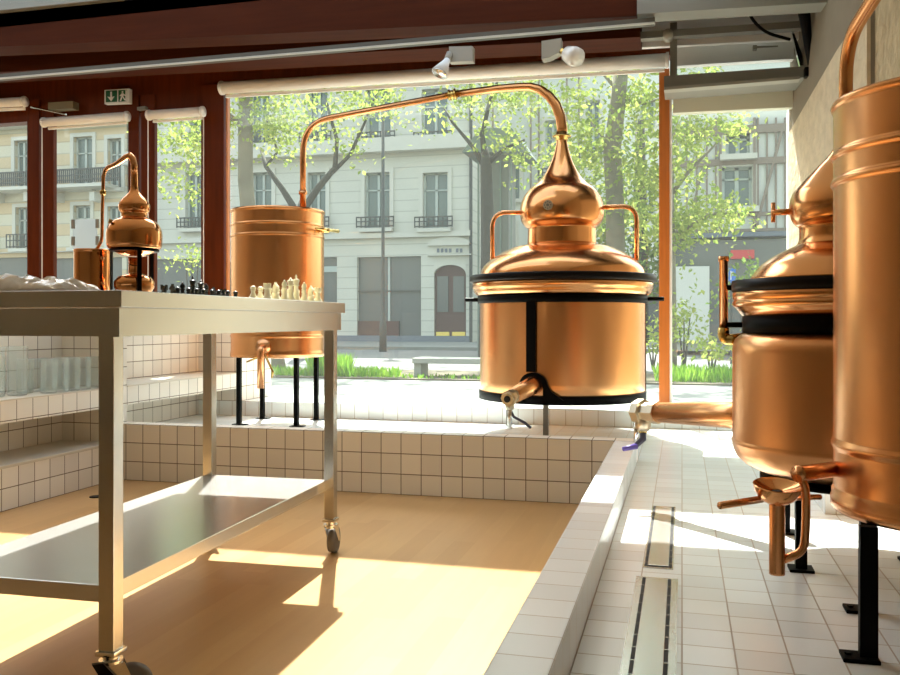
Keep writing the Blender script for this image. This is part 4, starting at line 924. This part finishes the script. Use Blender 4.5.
# ---- trees
def branch(b, pts, r): tube(b, pts, r, 10)
def leafcloud(clusters, Y, size, seed, n):
    """clusters: (px, py, rx, ry) in the tree's own depth; every leaf a small folded blade"""
    rnd = random.Random(seed); b = BM(); tot = sum(c[2]*c[3]*(c[4] if len(c) > 4 else 1) for c in clusters)
    for c in clusters:
        cw = PY(c[0], c[1], Y); sx = c[2]*Y/F; sz = c[3]*Y/F; dens = c[4] if len(c) > 4 else 1
        m = int(n*c[2]*c[3]*dens/tot)
        # twigs of leaves: sub-clumps make the crown uneven
        subs = [Vector((rnd.gauss(0, .5)*sx, rnd.gauss(0, .5)*max(sx, 1.0), rnd.gauss(0, .5)*sz)) for _ in range(max(3, m//16))]
        for _ in range(m):
            sc = rnd.choice(subs); p = cw+sc+Vector((rnd.gauss(0, .16), rnd.gauss(0, .2), rnd.gauss(0, .12)))
            if p.z > 12.5 or p.z < .3: continue
            s = size*rnd.uniform(.6, 1.25); R_ = Matrix.Rotation(rnd.uniform(0, 6.28), 3, 'Z') @ Matrix.Rotation(rnd.uniform(-1.2, 1.2), 3, 'X') @ Matrix.Rotation(rnd.uniform(-1, 1), 3, 'Y')
            a, m1_, m2_, e, l2, r2 = [b.verts.new(p+R_ @ Vector(v)) for v in ((0, -s, 0), (s*.62, -.1*s, s*.16), (-s*.62, -.1*s, s*.16), (0, s, 0), (0, 0, 0), (0, .3*s, .0))]
            b.verts.remove(r2)
            b.faces.new((a, m1_, l2)); b.faces.new((a, l2, m2_)); b.faces.new((l2, m1_, e)); b.faces.new((l2, e, m2_))
    return b
def tree(label, base, trunk, branches, clusters, Y, size, seed, n, bark='bark', leaf='leaf'):
    t = thing('street_tree', label, 'tree', (PY(base, 340, Y).x, Y, 0), 'street trees outside the windows')
    b = BM(); branch(b, [PY(x, y, Y) if y is not None else Vector((PY(x, 340, Y).x, Y, 0)) for x, y, r in trunk], [r for x, y, r in trunk]); obj('trunk', b, bark, t, True)
    for br in branches:
        b = BM(); branch(b, [PY(x, y, Y)+Vector((0, dy, 0)) for x, y, r, dy in br], [r*.75 for x, y, r, dy in br]); obj('branch', b, bark, t, True)
    b = leafcloud(clusters, Y, size, seed, n)
    me = bpy.data.meshes.new('tmp'); leafcloud([(base, -110, 80, 110), (base+(-30 if seed % 2 else 30), -60, 60, 70)], Y, size*2.1, seed+100, 1300).to_mesh(me); b.from_mesh(me); bpy.data.meshes.remove(me)  # unseen upper canopy with bigger leaves, added to dapple the paving with shade
    obj('foliage', b, leaf, t)
tree('plane tree with a thick pale trunk at the left edge of the wide pane', 272, [(275, None, .20), (273, 350, .155), (262, 300, .14), (250, 230, .13), (245.5, 180, .125), (245.5, 130, .12), (246, 60, .11)],
     [[(245.5, 130, .07, 0), (215, 100, .05, -.2), (190, 80, .03, -.4)]], [(180, 150, 30, 45, 1.1), (180, 190, 22, 25, .6), (245, 100, 35, 25, .5), (270, 125, 28, 35, 1.), (210, 120, 30, 30, .7)], 13.2, .05, 11, 2000)
tree('forked tree whose dark branches spread behind the tall condenser', 300, [(302, None, .2), (300, 300, .16), (300, 215, .14), (302, 200, .06)],
     [[(300, 218, .12, 0), (283, 190, .10, 0), (262, 165, .07, .2), (253, 145, .045, .4)], [(300, 215, .12, 0), (318, 188, .11, 0), (335, 168, .09, 0), (337, 140, .06, 0), (330, 105, .045, -.2)], [(333, 172, .07, 0), (350, 155, .06, 0), (362, 120, .04, .2), (372, 90, .03, .3)], [(262, 165, .05, .2), (274, 150, .04, .2), (262, 110, .03, .1)]],
     [(330, 100, 40, 22, 1.), (290, 130, 36, 34, .8), (370, 108, 40, 24, .55), (345, 140, 34, 22, .45), (400, 92, 36, 14, .5)], 19, .062, 12, 1500, 'bark2')
tree('thin branching tree just left of the swan neck bend', 478, [(486, None, .19), (488, 250, .17), (486, 165, .14), (485, 148, .07)],
     [[(486, 170, .10, 0), (474, 148, .07, 0), (452, 122, .04, 0), (444, 108, .03, 0)], [(486, 165, .11, 0), (482, 135, .08, 0), (490, 100, .06, 0), (498, 80, .04, 0)], [(486, 165, .09, 0), (505, 148, .05, 0), (525, 140, .04, 0)]],
     [(440, 112, 30, 22, .5), (480, 100, 36, 22, 1.), (520, 100, 32, 28, 1.2), (510, 140, 26, 24, .6), (535, 170, 22, 20, .6)], 20, .065, 13, 1500, 'bark2')
tree('tall straight tree with a thick grey trunk right of the large still', 615, [(617, None, .22), (616, 300, .19), (615, 200, .17), (612, 150, .17), (617, 110, .15), (622, 60, .14)],
     [[(619, 92, .05, 0), (600, 70, .04, 0)], [(620, 98, .05, 0), (645, 104, .04, 0), (662, 98, .025, 0)], [(613, 150, .05, 0), (590, 120, .03, .2)]],
     [(570, 100, 26, 28, .9), (590, 150, 30, 32, 1.5), (645, 110, 26, 34, 1.5), (640, 170, 30, 34, 1.6), (600, 205, 34, 30, 1.3), (650, 215, 26, 30, 1.6), (560, 160, 22, 22, .8), (630, 80, 24, 14, 1.)], 17, .062, 14, 4200)
tree('leafy tree filling the pane right of the orange mullion', 690, [(668, None, .16), (668, 250, .13), (666, 120, .11)],
     [[(667, 200, .06, 0), (690, 170, .04, 0), (720, 140, .025, 0)], [(667, 240, .06, 0), (700, 220, .04, 0), (735, 205, .025, 0)]],
     [(690, 135, 26, 16, 1.2), (722, 128, 26, 12, 1.2), (685, 165, 18, 18, 1.), (700, 215, 34, 18, 1.2), (735, 215, 18, 14, 1.0), (685, 235, 20, 16, 1.), (690, 80, 24, 12, 1.)], 16, .058, 15, 2100)
tree('deep green tree standing far behind between the pale buildings', 640, [(640, None, .3), (640, 200, .22), (640, 120, .15)], [],
     [(600, 240, 40, 40, 1.), (650, 260, 36, 40, 1.), (560, 230, 24, 34, .6), (640, 190, 30, 30, .7)], 30, .12, 16, 1500, 'bark2', 'leafd')
def shrub(label, px, py, rx, ry, Y, n, seed, size=.05, leaf='leaf'):
    t = thing('shrub', label, 'shrub', (PY(px, 340, Y).x, Y, .02), 'shrubs on the planting strip')
    b = BM()
    for dx in (-.5, 0, .5): tube(b, [Vector((PY(px, 340, Y).x, Y, 0)), PY(px+dx*rx, py, Y)], [.02, .008], 6)
    obj('stem', b, 'bark2', t)
    obj('foliage', leafcloud([(px, py, rx, ry)], Y, size, seed, n), leaf, t)
shrub('bright green shrub outside the narrow pane beside the red post', 192, 262, 12, 12, 13.4, 220, 21, .04)
shrub('low bright shrub at the foot of the orange mullion, right side', 684, 318, 12, 26, 14.4, 260, 22, .05)
shrub('bright shrub just beyond the copper filler pipe', 712, 348, 12, 12, 13.2, 220, 23, .045)
shrub('dark green shrub behind the parking sign pole', 746, 290, 14, 26, 15.5, 300, 24, .06, 'leafd')
shrub('green shrub visible between the large still and the orange mullion', 653, 345, 10, 24, 15.6, 240, 25, .05)
# grass
b = BM(); rnd = random.Random(5)
for (xa, xb, n, Ya, Yb, h) in ((232, 262, 500, 12.2, 13.2, .26), (262, 310, 300, 12.2, 12.8, .13), (310, 350, 900, 12.2, 13.2, .30), (350, 400, 350, 12.2, 13, .13), (400, 640, 350, 12.1, 12.6, .06), (655, 740, 1000, 12.3, 13.6, .20)):
    for _ in range(n):
        x = rnd.uniform(xa, xb); Y = rnd.uniform(Ya, Yb); p = Vector((PY(x, 340, Y).x, Y, .02)); hh = h*rnd.uniform(.5, 1.2); a = rnd.uniform(0, 6.28); w_ = .012
        l = Vector((rnd.gauss(0, .25)*hh, rnd.gauss(0, .25)*hh, hh)); s_ = Vector((math.cos(a), math.sin(a), 0))*w_
        v = [b.verts.new(q_) for q_ in (p-s_, p+s_, p+l*.6+s_*.8, p+l, p+l*.6-s_*.8)]; b.faces.new(v)
obj('grass', b, 'grass', None, kind='stuff', label='fresh green grass tufts on the planting strip outside', cat='grass')
# low hedge at the foot of the far facade
b = BM(); rnd = random.Random(9)

# ================================================================ LIGHT
sun = bpy.data.lights.new('sun', 'SUN'); sun.energy = 10.0; sun.angle = math.radians(.6); sun.color = (1, .965, .90)
so = bpy.data.objects.new('sun', sun); COL.objects.link(so)
so.rotation_euler = Vector((.24, -.62, -.9)).to_track_quat('-Z', 'Y').to_euler()
wd = bpy.data.worlds.new('World'); S.world = wd; wd.use_nodes = True
nt = wd.node_tree; bg = nt.nodes['Background']
sky = nt.nodes.new('ShaderNodeTexSky'); sky.sky_type = 'NISHITA'; sky.sun_disc = False
sky.sun_elevation = math.radians(53); sky.sun_rotation = math.radians(-21); sky.air_density = 1.6; sky.dust_density = 3.0; sky.ozone_density = 1.0
hs = nt.nodes.new('ShaderNodeHueSaturation'); hs.inputs['Saturation'].default_value = .6
nt.links.new(sky.outputs[0], hs.inputs['Color']); nt.links.new(hs.outputs[0], bg.inputs['Color'])
bg.inputs['Strength'].default_value = .35

# ================================================================ CAMERA
cam = bpy.data.cameras.new('camera'); cam.sensor_width = 36; cam.lens = 35.0; cam.shift_y = -(337.5-321)/900.0
cam.clip_end = 300
co = bpy.data.objects.new('camera', cam); COL.objects.link(co)
co.location = (0, 0, CH); co.rotation_euler = (PI/2, 0, TH)
S.camera = co
S.view_settings.view_transform = 'Standard'; S.view_settings.look = 'None'; S.view_settings.gamma = 1; S.view_settings.exposure = .82
S.view_settings.use_curve_mapping = False
S.cycles.max_bounces = 14; S.cycles.transparent_max_bounces = 24; S.cycles.glossy_bounces = 6; S.cycles.diffuse_bounces = 6
S.cycles.use_adaptive_sampling = True
S.cycles.sample_clamp_indirect = 8
